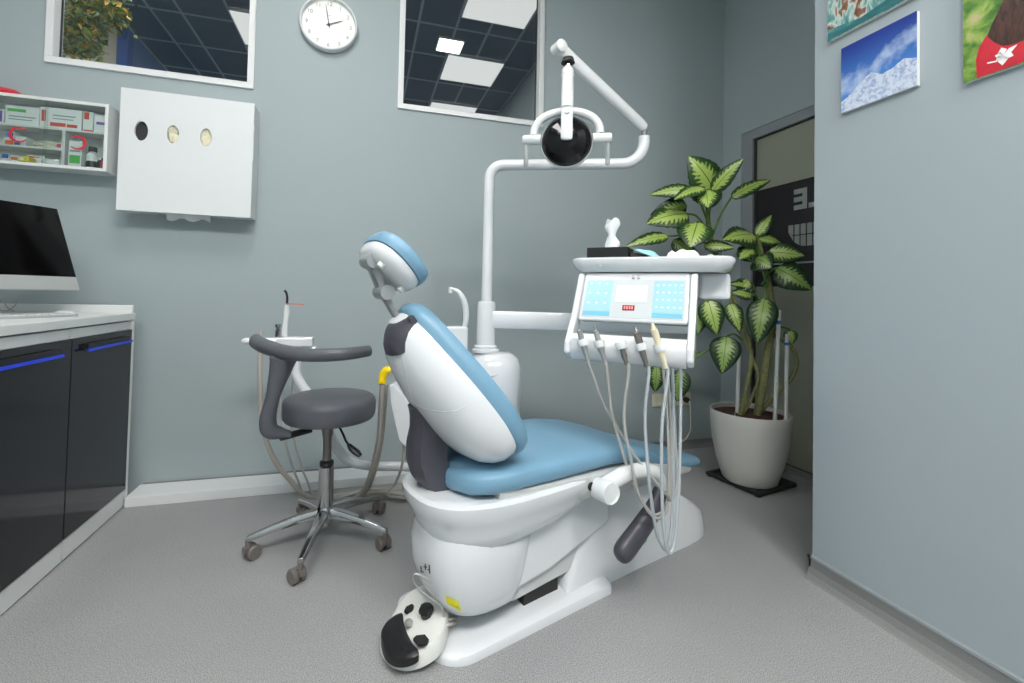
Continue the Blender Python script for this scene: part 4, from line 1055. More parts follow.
zt1, zt2, zt3 = at(566, 66, d=1.72).z, at(566, 84, d=1.72).z, at(566, 143, d=1.72).z
tocam = (V((EYE.x, EYE.y, 0))-V((LH.x, LH.y, 0))).normalized()
rl = V((-tocam.y, tocam.x, 0)); rl = rl if rl.dot(RT) > 0 else -rl
off = tocam*.062
nk = [V((LH.x, LH.y, zt1))+off*.0, V((LH.x, LH.y, (zt1+zt2)/2))+off*.1, V((LH.x, LH.y, zt2))+off*.3, V((LH.x, LH.y, (zt2+zt3)/2))+off*.8]
build('neck', MB().tube(cr([nk[0], nk[1], nk[2], nk[3]], 6), [(.013, .013), (.016, .016), (.019, .019)]+[(.0235, .0235)]*4+[(.0245, .024)]+[(.022, .022)]*5+[(.023, .021)]*6, 18), 'white', t)
fp = [nk[3]+V((0, 0, .06)), nk[3]+V((0, 0, .02)), V((LH.x, LH.y, zt3+.05))+off*1.1, V((LH.x, LH.y, zt3))+off*1.12, V((LH.x, LH.y, zt3-.012))+off*1.1]
build('front_strut', MB().tube(cr(fp, 5), [(.010, .0215)]*17+[(.010, .020), (.009, .0175), (.008, .013), (.005, .007)], 14, up=tocam), 'white', t)
build('screw', MB().cyl(V((LH.x, LH.y, at(566, 112, d=1.66).z))+off*1.0, V((LH.x, LH.y, at(566, 112, d=1.66).z))+off*1.25, .009), 'white2', t)
# yoke arc
ya_ = []
for k in range(21):
    a = PI*k/20
    ya_.append(V((LH.x, LH.y, LH.z+.02))+off*.35+rl*(-.122*math.cos(a))+ZZ*(.088*math.sin(a)**.8))
build('yoke', MB().tube(ya_, .0155, 16), 'white', t)
for s_ in (-1, 1):
    c_ = V((LH.x, LH.y, LH.z+.004))+off*.35+rl*s_*.118
    build('side_knob', MB().tube([c_-rl*s_*.022, c_+rl*s_*.040, c_+rl*s_*.046], [.019, .019, .014], 20), 'white', t)
    h0 = c_+rl*s_*.032
    hd = build('handle', MB().tube([h0-ZZ*.010, h0-ZZ*.095, h0-ZZ*.10], [.0075, .0085, .006], 14), 'clearpl', t)
dome = [(.0, -.055), (.04, -.050), (.07, -.036), (.088, -.014), (.094, .006)]
build('reflector', MB().lathe([(r_, -z) for r_, z in dome], LH, tocam, 36), 'mirrorblack', t, smooth=False)
build('reflector_rim', MB().lathe([(.092, -.010), (.098, -.010), (.099, .0), (.096, .008), (.093, .004)], LH, tocam, 48, cap=False), 'white', t)

# ================================================================== delivery tray with control panel
t = thing('instrument_delivery_unit', 'white instrument head with pale blue control panel and tray top', 'delivery unit', (.94, 1.39, .78))
wA = V((.731, -.682, 0)).normalized(); nA = V((-.682, -.731, 0)).normalized()
TC = at(648, 262, d=1.6); TC = V((TC.x, TC.y, 1.133))
def T(a, b_, c): return TC+wA*a+nA*b_+ZZ*c          # a along the width, b towards the viewer, c up
def TB(a, b_, c): return T(a*.835-.038, b_, c*1.04)
def rr_plan(fr, hw, b0, b1, r, z, n=8):
    pts = []
    for cx, cy, a0 in ((hw-r, b1-r, 0), (-hw+r, b1-r, 90), (-hw+r, b0+r, 180), (hw-r, b0+r, 270)):
        for k in range(n+1):
            a = math.radians(a0+90*k/n); pts.append(fr(cx+math.cos(a)*r, cy+math.sin(a)*r, z))
    return pts
top_ = MB().ring_loft([rr_plan(T, .24, -.21, .03, .03, -.045), rr_plan(T, .262, -.24, .045, .05, -.030), rr_plan(T, .272, -.25, .055, .055, -.012), rr_plan(T, .272, -.25, .055, .055, .0), rr_plan(T, .265, -.243, .048, .05, .006), rr_plan(T, .252, -.23, .035, .04, .006), rr_plan(T, .247, -.225, .030, .035, -.004)])
build('tray_top', top_, 'shell', t)
# sloping body (front face leans out towards the bottom)
def Bd(a, s, n_):      # s down the slope 0..1, n_ out of the face
    return TB(a, .005+.150*s+.84*n_, -.048-.245*s+.54*n_)
bw = .215
up_s, lo_s = .0, .64
body = MB()
body.ring_loft([[TB(-bw-.012*0, b_, c) for b_, c in ((-.16, -.045), (.02, -.045), (.112, -.208), (.05, -.218), (-.06, -.15), (-.16, -.12))], [TB(bw, b_, c) for b_, c in ((-.16, -.045), (.02, -.045), (.112, -.208), (.05, -.218), (-.06, -.15), (-.16, -.12))]])
build('panel_body', body, 'shell', t, bevel=.010, seg=3, smooth=False)
# side cheeks
for s_ in (-1, 1):
    o = [( .0, -.045), (.035, -.05), (.125, -.20), (.190, -.275), (.195, -.31), (.17, -.33), (.135, -.325), (.115, -.28), (.06, -.20), (-.02, -.10)]
    a0 = s_*bw; a1 = s_*(bw+.026)
    build('side_cheek', MB().ring_loft([[TB(a0, b_, c) for b_, c in o], [TB(a1, b_, c) for b_, c in o]]), 'shell', t, bevel=.008, seg=3, smooth=False)
# holder bar
bar_ = MB().tube([TB(-bw, .155, -.292), TB(bw, .155, -.292)], [(.045, .030)]*2, 24, up=ZZ)
build('holder_bar', bar_, 'shell', t)
# rear block at the right, where the arm arrives
build('arm_joint', MB().box((.2385, -.20, -.130), (.355, -.05, -.0445), lambda p: TB(p.x, p.y, p.z)), 'shell', t, bevel=.012, seg=3, smooth=False)
# control panel membrane
fN = V((0, .0, 0))
def face(a, c, off=0):      # point on the front face: a across, c 0(top)..1(bottom)
    b0, c0, b1, c1 = .02, -.045, .112, -.208
    nx, nz = (c0-c1), (b1-b0); L = math.hypot(nx, nz)
    return TB(a, b0+(b1-b0)*c+nx/L*off, c0+(c1-c0)*c+nz/L*off)
def fpatch(a0, a1, c0, c1, off, th_=.0012):
    return MB().box((a0, c0, off), (a1, c1, off+th_), lambda p: face(p.x, p.y, p.z))
build('panel_frame', fpatch(-.200, .198, .16, .93, .0002), 'panel_grey', t, smooth=False)
build('key_field', fpatch(-.196, -.085, .18, .82, .0016), 'panel_cyan', t, smooth=False)
build('key_field', fpatch(.080, .192, .18, .82, .0016), 'panel_cyan', t, smooth=False)
build('key_field', fpatch(-.196, -.085, .825, .90, .0016), 'panel_cyan2', t, smooth=False)
build('key_field', fpatch(.080, .192, .825, .90, .0016), 'panel_cyan2', t, smooth=False)
for k in range(4): build('digit', fpatch(-.030+.010*k, -.024+.010*k, .70, .76, .0030), 'digit', t, smooth=False)
build('screen_window', fpatch(-.068, .055, .28, .62, .0016), 'btn', t, smooth=False)
build('red_display', fpatch(-.036, .012, .68, .78, .0016), 'led', t, smooth=False)
for a in (-.018, .003): build('indicator', MB().cyl(face(a+.012, .12, .001), face(a+.012, .12, .010), .005, n=12), 'metal', t)
for i in range(5):
    for j in range(4):
        a = .095+.022*i; c = .27+.145*j
        build('key', MB().cyl(face(a, c, .003), face(a, c, .0038), .0042, n=12), 'btn', t)
for i in range(3):
    for j in range(3):
        build('key', MB().cyl(face(-.178+.034*i, .25+.2*j, .003), face(-.178+.034*i, .25+.2*j, .0038), .0042, n=12), 'btn', t)
for a in (-.14, .06): build('screw', MB().cyl(TB(a, .0512, -.022), TB(a, .056, -.022), .004, n=12), 'grey_pl', t)

# instruments in the bar: each with its hose
def instr(name, lab, a, body, mt_, hose_pts, hm):
    g = thing(name, lab, 'handpiece', TB(a, .18, -.33), 'instruments hanging in the holder bar')
    p0 = TB(a-.012, .203, -.245); ax_ = (TB(a+.022, .198, -.335)-p0).normalized()
    pts = [p0+ax_*d_ for d_, r_ in body]; rs = [r_ for d_, r_ in body]
    build('instrument_body', MB().tube(pts, rs, 16), mt_, g)
    hp = [pts[-1]-ax_*.004, pts[-1]+ax_*.02] + [V(q) for q in hose_pts]
    build('hose', MB().tube(cr(hp, 10), .0050, 10), hm, g)
    build('holder_cup', MB().lathe([(.010, .022), (.0165, .020), (.018, .030), (.0165, .042), (.010, .040)], p0, ax_, 24, cap=False), 'white', g)
H = lambda x, y, d=1.50: at(x, y, d=d)
instr('handpiece', 'slim chrome handpiece, leftmost in the holder bar', -.158, [(-.012, .006), (-.008, .010), (.0, .009), (.012, .0095), (.03, .011), (.055, .009), (.075, .007), (.095, .0065)], 'metal',
      [H(603, 402), H(620, 432), H(638, 460), H(655, 481), H(665, 493), H(672, 500, 1.53), H(677, 480, 1.58), H(675, 430, 1.62), H(670, 345, 1.64)], 'hose')
instr('handpiece', 'grey micromotor handpiece with thin tip, second from left', -.092, [(-.028, .003), (-.014, .004), (-.010, .008), (.02, .010), (.05, .012), (.062, .008), (.095, .0065)], 'metal',
      [H(611.5, 411, 1.48), H(622, 450, 1.48), H(632.5, 482, 1.48), H(645, 506, 1.48), H(655, 515, 1.5), H(665, 508, 1.53), H(671, 487, 1.56), H(671, 430, 1.6), H(666, 345, 1.62)], 'hose')
instr('handpiece', 'short dark tipped handpiece, third in the holder bar', -.010, [(.022, .005), (.028, .008), (.05, .008), (.066, .010), (.08, .007), (.095, .0065)], 'gunmetal',
      [H(624, 418, 1.44), H(631, 460, 1.44), H(638, 492, 1.44), H(650, 513, 1.45), H(660, 518, 1.48), H(668, 500, 1.52), H(668, 430, 1.57), H(661, 345, 1.6)], 'hose')
instr('handpiece', 'dark grey air water syringe in the holder bar', .062, [(-.032, .003), (-.018, .005), (-.012, .011), (.03, .012), (.05, .010), (.07, .008), (.095, .007)], 'gunmetal',
      [H(645, 418, 1.40), H(649, 478, 1.39), H(655, 524, 1.39), H(661, 544, 1.40), H(667, 548, 1.43), H(672, 520, 1.46), H(674, 440, 1.51), H(672, 345, 1.55)], 'hose2')
instr('handpiece', 'cream coloured scaler handpiece, rightmost in the holder bar', .128, [(-.045, .005), (-.03, .007), (-.026, .011), (.02, .011), (.06, .010), (.08, .008), (.095, .007)], 'cream',
      [H(662, 425, 1.36), H(662, 489, 1.35), H(664, 531, 1.35), H(668, 552, 1.36), H(673, 548, 1.38), H(677, 520, 1.4), H(680, 450, 1.44), H(681, 345, 1.5)], 'hose2')

# things on the tray
tb = lambda p: T(-.222+p.x, -.12+p.y, -.0035+p.z)
t = thing('tissue_box', 'small black tissue box on the left end of the tray top', 'tissue box', tb(V((.08, .05, 0))))
build('box', MB().box((0, 0, 0), (.15, .11, .052), tb), 'black', t, smooth=False, bevel=.002)
tsm = MB(); rg = []
for k in range(9):
    z = .050+.105*k/8; wd = .020+.008*math.sin(k*1.1)
    rg.append([tb(V((.08+wd*math.cos(a)*(1+.15*math.sin(3*a+k)), .055+.014*math.sin(a)*(1+.3*math.sin(2*a+k*.7)), z+.012*math.sin(2*a)*(k/8)))) for a in [2*PI*q/18 for q in range(18)]])
tsm.ring_loft(rg)
build('tissue', tsm, 'paper', t)
dk = MB(); tb2 = lambda p: T(-.068+p.x*.85, -.10+p.y, -.0035+p.z)
dk.ring_loft([[tb2(V((x, y, z))) for x, y, z in ((0, 0, 0), (.09, .0, 0), (.09, .08, 0), (0, .08, 0))], [tb2(V((x, y, z))) for x, y, z in ((0.0, .005, .035), (.07, .01, .02), (.07, .07, .022), (.0, .07, .036))]])
build('black_bag', dk, 'blackrub', smooth=False, bevel=.004, label='small crumpled black packet beside the tissue box', cat='packet')
def sheet(name, lab, m, a, b_, w_, h_, amp, seed, tilt=0, cat='packet'):
    random.seed(seed); mb_ = MB(); N = 10; R_ = []
    for i in range(N+1):
        row = []
        for j in range(7):
            x = a+w_*(i/N-.5); y = b_+h_*(j/6-.5)
            z = .004+amp*(.5+.5*noise.noise(V((x*30+seed, y*30, seed))))*math.sin(PI*i/N)**.5*math.sin(PI*j/6)**.5 + tilt*(1-i/N)*.03
            row.append((x, y, z))
        R_.append([T(x, y, z-.0045) for x, y, z in row]+[T(x, y, z-.0060) for x, y, z in reversed(row)])
    mb_.ring_loft(R_); return build(name, mb_, m, label=lab, cat=cat)
sheet('sachet', 'opened cyan and white sachet on the tray top', 'paper_blue', -.005, -.05, .095, .07, .03, 3, 1.3)
sheet('crumpled_wrapper', 'crumpled white wrapper in the middle of the tray top', 'paper', .108, -.08, .125, .12, .075, 5)
sheet('paper_sheet', 'flat white paper at the right end of the tray top', 'paper', .209, -.10, .065, .12, .04, 8, cat='paper')

# ================================================================== assistant arm and tray behind the stool
t = thing('assistant_arm', 'white bent tube arm holding small instrument tray behind the stool', 'instrument arm', (.0, 2.2, .18))
yA = 2.2
tube = cr([V((.46, 1.98, .185)), at(410, 467, Y=2.16), at(375, 466, Y=yA), at(352, 462, Y=yA), at(340, 452, Y=yA), at(327, 430, Y=yA), at(312, 400, Y=yA), at(301, 384, Y=yA), at(296, 372, Y=yA), at(297, 356, Y=yA)], 7)
build('arm_tube', MB().tube(tube, .021, 18), 'shell', t)
ht = at(280, 341, Y=yA); zz = .772
tr_ = MB(); 
HX = [V((-.495, yA, zz)), V((-.215, yA+.0, zz))]
tr_.tube([V((-.505, yA, zz)), V((-.49, yA, zz)), V((-.36, yA, zz)), V((-.335, yA-.0, zz))], [(.008, .01), (.014, .016), (.015, .018), (.018, .022)], 18, up=ZZ)
tr_.box((-.36, yA-.045, zz-.022), (-.215, yA+.045, zz+.018))
build('holder_tray', tr_, 'shell', t, bevel=.005, smooth=False)
build('holder_base', MB().box((-.30, yA-.03, zz-.06), (-.20, yA+.03, zz-.0225)), 'shell', t, smooth=False, bevel=.008)
# curing light
cl0 = V((-.335, yA-.0, zz+.019))
t = thing('curing_light', 'white curing light with black tip and orange shield standing in holder', 'curing light', cl0)
build('grip', MB().tube([cl0, cl0+ZZ*.02, cl0+ZZ*.07+DX*.003, cl0+ZZ*.11+DX*.006, cl0+ZZ*.142+DX*.006], [.012, .013, .0105, .0125, .009], 18), 'white', t)
ct = cl0+ZZ*.142+DX*.006
build('light_tip', MB().tube(cr([ct, ct+ZZ*.03, ct+ZZ*.05+V((-.004, 0, 0)), ct+ZZ*.062+V((-.012, 0, 0))], 4), .0052, 12), 'black', t)
build('shield', MB().box((-.005, -.018, 0), (.068, .018, .003), lambda p: ct+V((p.x, p.y, p.z+.003-p.x*.05))), 'orange', t, smooth=False)
# small items in the holder
cx = at(278, 335, Y=yA).x
t = thing('saliva_ejector_valve', 'short chrome valve beside the white curing light', 'valve', (cx, yA, zz+.0185))
build('valve_body', MB().lathe([(0, 0), (.012, 0), (.012, .03), (.008, .033), (.008, .04), (.013, .042), (.013, .055), (0, .056)], (cx, yA, zz+.0185), n=20), 'chrome', t)
cx = at(261, 335, Y=yA).x
t = thing('suction_handpiece', 'grey suction tip with long taupe hose at the left of the holder', 'suction hose', (cx, yA, zz+.017))
build('suction_tip', MB().lathe([(0, .0), (.009, 0), (.009, .03), (0, .031)], (cx, yA, zz+.0165), n=16), 'hose3', t)
build('hose', MB().tube(cr([V((cx, yA, zz-.017)), at(260, 380, Y=yA), at(262, 420, Y=yA), at(272, 455, Y=yA), at(290, 480, Y=2.22), at(312, 498, Y=2.24), V((-.02, 2.30, .03)), V((.2, 2.25, .02)), V((.45, 2.0, .03))], 9), .0105, 12), 'hose3', t)
for k, (px, lab, dx_) in enumerate([(283, 'thin grey tube hanging nearest the suction hose', 0), (292, 'thin grey tube hanging beside the white bent arm', .03)]):
    hp = [V((-.33+dx_*2, yA+.01, zz-.024)), at(px-2, 400, Y=yA+.05), at(px+2, 440, Y=yA+.05), at(px+14, 478, Y=yA+.05), at(px+30, 500, Y=2.25), V((.05+dx_, 2.30, .045)), V((.28, 2.18+dx_*.5, .05)), V((.47, 1.99, .08))]
    build('thin_hose', MB().tube(cr(hp, 8), .005, 10), 'hose', label=lab, cat='hose', group='tubes under the assistant tray')
# second holder with yellow end and taupe hoses left of the chair back
hb = [at(397, 395, d=1.93), at(400, 445, d=1.93)]
t = thing('suction_holder', 'white upright suction holder panel left of the chair back', 'suction holder', (.17, 1.86, .2))
pp = [at(389, 385, d=1.90), at(394, 384, d=1.90), at(422, 418, d=1.90), at(422, 447, d=1.90), at(405, 447, d=1.90), at(399, 441, d=1.90), at(390, 402, d=1.90)]
build('holder_panel', MB().prism(pp, FWD*.06), 'shell', t, bevel=.006, seg=3, smooth=False)
build('holder_stem', MB().tube([pp[4]+FWD*.03+RT*.03+ZZ*.02, V((.40, 1.93, .36)), V((.46, 1.93, .34))], .02, 16), 'shell', t)
t = thing('suction_hose', 'taupe suction hose with bright yellow elbow beside the chair back', 'suction hose', at(385, 380, d=1.92))
ye = [at(391, 371, d=1.92), at(387, 370, d=1.92), at(383.5, 374, d=1.92), at(382, 383, d=1.92)]
build('elbow', MB().tube(cr(ye, 5), .0165, 16), 'yellow', t, label='yellow elbow fitting')
build('hose', MB().tube(cr([at(382.5, 380, d=1.92), at(381, 410, d=1.94), at(379, 440, d=1.97), at(372, 470, d=2.02), at(364, 490, d=2.08), at(352, 503, d=2.15), V((.05, 2.28, .03)), V((.3, 2.2, .03)), V((.46, 2.0, .06))], 8), .0115, 14), 'hose3', t)
build('hose', MB().tube(cr([at(386, 384, d=1.96), at(384, 412, d=1.98), at(381, 442, d=2.0), at(375, 470, d=2.05), at(368, 488, d=2.1), at(359, 500, d=2.17), V((.08, 2.25, .05)), V((.3, 2.15, .05)), V((.46, 2.0, .09))], 8), .0095, 12), 'hose3', t)
build('hose', MB().tube(cr([at(404, 445, d=1.93), at(402, 465, d=1.95), at(396, 482, d=2.0), at(388, 495, d=2.05), V((.22, 2.2, .03)), V((.35, 2.12, .04)), V((.44, 2.02, .08))], 8), .006, 10), 'hose3', t)

# ================================================================== foot control
FPX_ = [(380, 645), (383, 658), (393, 668), (408, 671), (425, 666), (440, 655), (447, 640), (448, 622), (444, 606), (431, 598), (416, 603), (401, 614), (388, 629)]
zlow = lambda px: .0006+.036*max(0, min(1, (px-392)/52))
OF = cr([at(px, py, Z=zlow(px)) for px, py in FPX_], 5, True)
FC = sum(OF, V((0, 0, 0)))/len(OF)
t = thing('foot_control', 'white foot control with black pedal and round black knob, leaning on the chair base', 'foot control', (FC.x, FC.y, 0))
xlo = min(p.x for p in OF)
fh = lambda p: .024+.030/(1+math.exp(-(p.x-xlo-.070+.25*(p.y-FC.y))*70))
def fring(k, u): return [FC+(p-FC)*k+ZZ*(fh(FC+(p-FC)*k)*u) for p in OF]
build('housing', MB().ring_loft([fring(1.0, 0), fring(1.0, .3), fring(.985, .75), fring(.94, .95), fring(.86, 1.0), fring(.6, 1.01), fring(.3, 1.01)]), 'white2', t)
def ft(px, py, z): return at(px, py, Z=z+zlow(px))
PX_ = [(381, 634), (384, 624), (392, 616), (402, 612), (404, 622), (408, 634), (414, 645), (419, 652), (408, 658), (395, 658), (385, 650)]
pp_ = cr([ft(px, py+1, .046) for px, py in PX_], 4, True); pcn = sum(pp_, V((0, 0, 0)))/len(pp_)
pdl = build('pedal', MB().ring_loft([[p-ZZ*.020 for p in pp_], [p-ZZ*.002 for p in pp_], [pcn+(p-pcn)*.95+ZZ*.003 for p in pp_], [pcn+(p-pcn)*.8+ZZ*.005 for p in pp_], [pcn+(p-pcn)*.3+ZZ*.006 for p in pp_]]), 'black', t, label='black ribbed pedal')
rb = MB()
for k in range(4):
    a = ft(389+k*5.5, 631+k*3.2, .0525); b_ = ft(391+k*5.5, 645+k*2.2, .0525); rb.tube([a, b_], .0015, 6)
build('rib', rb, 'blackrub', pdl)
build('knob', MB().lathe([(.014, 0), (.016, .010), (.021, .014), (.0215, .022), (.018, .030), (.010, .032), (0, .032)], ft(426, 617, .052), n=8), 'black', t)
build('chrome_button', MB().lathe([(.012, 0), (.012, .006), (.008, .011), (0, .012)], ft(408.5, 624, .052), n=20), 'metal', t)
def pad_(L_): 
    return MB().prism([ft(px, py, .051) for px, py in L_], (0, 0, .008))
build('pad', pad_([(404, 613), (406, 609), (412, 606), (414, 608), (413, 611), (407, 615)]), 'black', t, smooth=False, bevel=.0015)
build('pad', pad_([(413, 641), (416, 638), (425, 637), (429, 642), (427, 646), (418, 647)]), 'blackrub', t, smooth=False, bevel=.0015)
hw_ = cr([at(445, 640, d=1.285), at(444, 618, d=1.285), at(441, 604, d=1.285), at(434, 585, d=1.285), at(424, 577, d=1.285), at(415, 574, d=1.285), at(413, 580, d=1.285), at(420, 590, d=1.285), at(432, 599, d=1.285), at(443, 607, d=1.285)], 6)
build('carry_wire', MB().tube(hw_, .0026, 8), 'metal', t)
build('carry_wire', MB().tube([at(435, 588, d=1.285), at(436, 597, d=1.285)], .0026, 8), 'metal', t)
for k in (0, 1):
    build('cable', MB().tube(cr([ft(445, 620+6*k, .03), ft(452, 619+5*k, .03), at(462, 615+4*k, d=1.42), W(.17, -.03-.02*k, .06)], 6), .0042, 10), 'hose3', t)

# ================================================================== potted plant
PC = V((2.035, 2.02, 0))
# black stand under the pot
fr4 = [V((1.886, 2.175, 0)), V((1.939, 1.862, 0)), V((2.255, 1.925, 0)), V((2.20, 2.235, 0))]
sb = MB()
for i in range(4):
    a, b_ = fr4[i], fr4[(i+1) % 4]; inn = (fr4[0]+fr4[2])/2
    a2, b2 = a+(inn-a)*.16, b_+(inn-b_)*.16
    sb.ring_loft([[a+ZZ*.006, a2+ZZ*.006, a2+ZZ*.024, a+ZZ*.024], [b_+ZZ*.006, b2+ZZ*.006, b2+ZZ*.024, b_+ZZ*.024]])
for s0_, s1_ in ((.12, .22), (.45, .55), (.78, .88)):
    a, b_, c_, d_ = fr4[0].lerp(fr4[1], s0_), fr4[0].lerp(fr4[1], s1_), fr4[3].lerp(fr4[2], s1_), fr4[3].lerp(fr4[2], s0_)
    sb.ring_loft([[p+ZZ*.008 for p in (a, b_, c_, d_)], [p+ZZ*.0245 for p in (a, b_, c_, d_)]])
for p in fr4: sb.cyl(p+((fr4[0]+fr4[2])/2-p)*.1, p+((fr4[0]+fr4[2])/2-p)*.1+ZZ*.02, .016)
build('plant_stand', sb, 'blackrub', smooth=False, bevel=.003, label='square black slatted stand under the white plant pot', cat='plant stand')
t = thing('potted_plant', 'tall variegated leafy plant in round white pot by glass door', 'potted plant', PC+ZZ*.025)
zb = .0252
build('pot', MB().lathe([(.0, zb), (.125, zb), (.135, zb+.01), (.163, .125), (.185, .23), (.196, .335), (.199, .392), (.196, .398), (.190, .394), (.187, .36), (.187, .35)], PC, n=56), 'pot', t)
build('soil', MB().lathe([(0, .33), (.185, .33), (.186, .372), (.12, .380), (0, .382)], PC, n=40), 'soil', t)
PD = 2.42
Q = lambda x, y, d=PD: at(x, y, d=d)
def stem(pts, r0, r1, m='stem'):
    c_ = cr([V(p) for p in pts], 6); n = len(c_)
    build('stem', MB().tube(c_, [(r0+(r1-r0)*k/(n-1))*(.86+(.07 if k % 3 == 0 else 0)) for k in range(n)], 12), m, t)
stem([PC+V((.02, -.02, .335)), Q(763, 385), Q(768, 350), Q(773, 318), Q(770, 290), Q(763, 262), Q(758, 240)], .024, .014, 'old_stem')
stem([PC+V((-.07, -.0, .335)), Q(748, 380), Q(751, 350), Q(742, 320), Q(730, 290), Q(716, 255), Q(709, 225), Q(708, 200)], .014, .012, 'old_stem')
stem([Q(716, 255), Q(709, 235), Q(708, 212), Q(707, 195)], .016, .010)
stem([Q(770, 290), Q(762, 262), Q(757, 245)], .017, .012)
stem([PC+V((.05, .02, .335)), Q(772, 398), Q(790, 380), Q(797, 362), Q(790, 345), Q(777, 338), Q(765, 322)], .013, .010, 'old_stem')
stem([PC+V((-.05, .02, .335)), Q(757, 385), Q(755, 365), Q(747, 345), Q(738, 330)], .011, .008, 'old_stem')
for a, b_, z_ in (((779, 310), (775, 395), .02), ((787, 334), (786, 398), .0)):
    st = at(*a, d=PD-.05); sb_ = at(*b_, d=PD-.05); sb_.z = .345; sb_.x = min(sb_.x, PC.x+.14)
    k_ = build('stake', MB().cyl(sb_, st, .010, n=16), 'stake', t)
    tpz = sb_.lerp(st, .88); tq = sb_.lerp(st, .91)
    build('tie', MB().cyl(tpz, tq, .0115, n=16), 'blue_tie', k_)
stk = build('stake', MB().cyl(PC+V((-.055, .03, .335)), Q(739, 345, PD+.05), .010, n=16), 'stake', t)
build('label_stick', MB().box((-.13, -.03, .335), (-.122, -.027, .40), lambda p: PC+p), 'clearpl', t, smooth=False)

UVN = 'UVMap'
def leaf(b0, tip, wpx, roll=0, d0=PD, d1=PD-.02, droop=.12, m='leaf', cup=.25, stem_to=None):
    B, Tp = at(*b0, d=d0), at(*tip, d=d1)
    ax_ = (Tp-B); L = ax_.length; ax_.normalize()
    vdir = (EYE-(B+Tp)/2).normalized()
    wd = wpx/FPX*PD/2*1.0
    nrm = (vdir+ZZ*.45).normalized(); nrm = (nrm-ax_*nrm.dot(ax_)).normalized()
    nrm = Matrix.Rotation(math.radians(roll), 3, ax_) @ nrm
    sv = ax_.cross(nrm).normalized()
    bm = bmesh.new(); uvl = bm.loops.layers.uv.new(UVN)
    NU, NV = 16, 8; grid = []
    for i in range(NU+1):
        u_ = i/NU
        pw = math.sin(PI*min(1, u_**.72))**.75*(1-.25*u_) if 0 < u_ < 1 else 0.0
        row = []
        for j in range(NV+1):
            v_ = (j/NV-.5)*2; x = v_*wd*pw*1.15
            z = -cup*abs(x)**1.2*1.2 + droop*L*math.sin(PI*u_)*1.0 + .006*math.sin(u_*40+v_*2)*abs(v_)*pw
            row.append(bm.verts.new(B+ax_*(L*u_)+sv*x+nrm*z))
        grid.append(row)
    for i in range(NU):
        for j in range(NV):
            f = bm.faces.new((grid[i][j], grid[i+1][j], grid[i+1][j+1], grid[i][j+1]))
            for lp, (uu, vv) in zip(f.loops, ((i, j), (i+1, j), (i+1, j+1), (i, j+1))):
                lp[uvl].uv = (uu/NU, (vv/NV-.5)*2)
    org = ORG[t.name]
    for v in bm.verts: v.co -= org
    me = bpy.data.meshes.new('leaf'); bm.to_mesh(me); bm.free(); me.materials.append(M[m])
    for p in me.polygons: p.use_smooth = True
    o = bpy.data.objects.new('leaf', me); col.objects.link(o); o.parent = t; ORG[o.name] = org
    sd_ = o.modifiers.new('solid', 'SOLIDIFY'); sd_.thickness = .0012
    if stem_to:
        s1 = stem_to if isinstance(stem_to, Vector) else Q(*stem_to)
        mid_ = s1.lerp(B, .5)+ZZ*.02
        build('petiole', MB().tube(cr([s1, mid_, B, B+ax_*.01], 4), .0055, 8), 'stem', t)
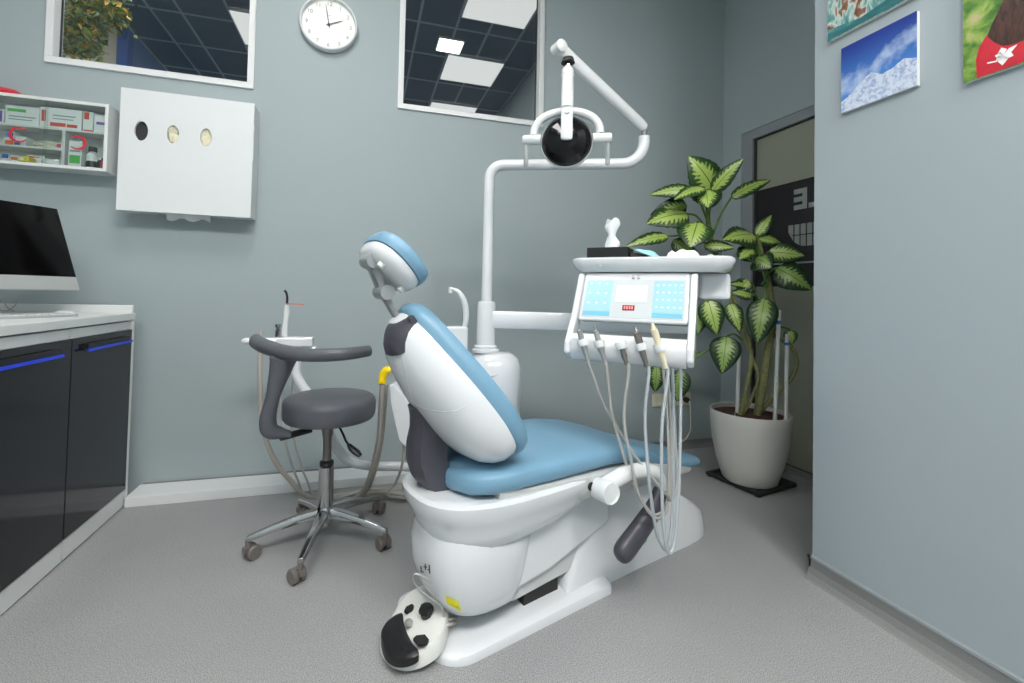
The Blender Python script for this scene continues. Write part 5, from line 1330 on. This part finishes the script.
LV = [  # base, tip, width px, roll, depth at the base, depth at the tip, petiole root
    ((714, 190), (688, 156), 34, 10, PD, PD-.02, (709, 215)),
    ((712, 192), (744, 158), 17, 0, PD-.02, PD-.12, (709, 215)),
    ((692, 190), (649, 195), 15, 0, PD, PD+.06, (707, 220)),
    ((704, 188), (674, 200), 18, 20, PD-.06, PD-.1, (707, 215)),
    ((706, 190), (708, 208), 26, 0, PD-.05, PD-.14, None),
    ((731, 198), (771, 180), 14, 0, PD, PD+.03, (712, 236)),
    ((688, 214), (646, 224), 30, 10, PD+.02, PD, (704, 225)),
    ((687, 205), (650, 215), 22, -30, PD+.05, PD+.06, None),
    ((698, 222), (690, 248), 33, 0, PD-.04, PD-.12, (708, 240)),
    ((668, 236), (625, 247), 14, 0, PD, PD-.06, (708, 244)),
    ((704, 246), (735, 248), 13, 0, PD-.03, PD-.08, None),
    ((755, 236), (722, 240), 28, 8, PD-.02, PD-.08, (757, 262)),
    ((757, 236), (772, 215), 13, 0, PD, PD+.0, (757, 262)),
    ((758, 238), (781, 243), 14, 0, PD, PD-.0, (757, 262)),
    ((768, 252), (805, 256), 20, 10, PD, PD-.08, (760, 272)),
    ((752, 248), (739, 260), 18, 0, PD-.06, PD-.10, (757, 262)),
    ((756, 258), (772, 268), 24, 0, PD-.05, PD-.12, None),
    ((776, 268), (812, 290), 28, 0, PD-.03, PD-.12, (762, 285)),
    ((749, 286), (727, 284), 9, 0, PD, PD, (756, 292)),
    ((752, 296), (730, 292), 12, 0, PD-.02, PD, (758, 300)),
    ((708, 300), (717, 335), 23, 0, PD-.05, PD-.08, (722, 288)),
    ((730, 303), (740, 332), 16, 0, PD-.03, PD-.08, (732, 292)),
    ((765, 298), (757, 344), 26, 0, PD-.06, PD-.1, (765, 285)),
    ((727, 336), (722, 374), 27, 0, PD-.06, PD-.1, (742, 340)),
    ((700, 310), (698, 335), 15, 0, PD+.02, PD-.02, (715, 296)),
    ((681, 370), (677, 402), 20, 0, PD-.02, PD-.02, (724, 344)),
    ((657, 366), (655, 392), 18, 0, PD+.05, PD+.05, (700, 352)),
    ((700, 330), (672, 328), 14, 0, PD+.05, PD+.03, (712, 330)),
    ((748, 280), (738, 292), 16, 0, PD, PD, None),
    ((738, 250), (752, 262), 12, 0, PD+.06, PD+.05, None),
    ((700, 196), (722, 196), 30, -20, PD+.07, PD+.07, None),
    ((673, 240), (700, 262), 18, 0, PD+.05, PD+.0, None),
    ((790, 330), (792, 345), 12, 0, PD+.06, PD+.04, (772, 332)),
]
for i, (b0, tp, wp, rl_, dd0, dd1, sr) in enumerate(LV):
    leaf(b0, tp, wp, rl_, dd0, dd1, droop=.10, m='leaf2' if i in (7, 16, 17, 22, 23, 24, 25, 26, 30, 31) else 'leaf', stem_to=sr)

# ================================================================== leafy tree seen through the left window
t = thing('leafy_tree', 'green and golden leafy plant behind the left window', 'plant', (-2.0, 3.4, 0))
tc_ = at(80, 10, Y=3.4)
build('trunk', MB().tube(cr([(-2.0, 3.4, 0), (-1.98, 3.42, 1.2), (-2.02, 3.4, 2.3), (-1.99, 3.4, 2.8)], 6), .022, 10), 'old_stem', t)
random.seed(11)
lm = {k: MB() for k in ('ficus', 'ficus2', 'ficus3')}
cl_ = []
for (px, py, rad, cnt) in ((70, 8, .16, 150), (95, 5, .13, 110), (112, 12, .09, 60), (72, 40, .12, 110), (90, 44, .07, 40), (60, 30, .10, 70), (85, 22, .12, 90), (80, -20, .25, 150)):
    c_ = at(px, py, Y=3.35)
    for k in range(int(cnt*1.9)):
        p = c_+V([max(-.9, min(.9, random.gauss(0, .5))) for _ in range(3)])*rad
        a = random.uniform(0, 2*PI); dn = V((math.cos(a)*.7, math.sin(a)*.5, random.uniform(-1.1, .1))).normalized()
        L = random.uniform(.035, .065); sv = dn.cross(V((random.uniform(-1, 1), random.uniform(-1, 1), .6))).normalized()*L*.26; nn_ = dn.cross(sv).normalized()*L*.08
        key = random.choices(('ficus', 'ficus2', 'ficus3'), (5, 4 if p.z > c_.z-.01 else 1, 4))[0]
        lm[key].poly([p, p+dn*L*.35+sv+nn_, p+dn*L, p+dn*L*.35-sv+nn_])
for k, mb_ in lm.items():
    o = build('foliage', mb_, k, t, smooth=False); o['kind'] = 'stuff'
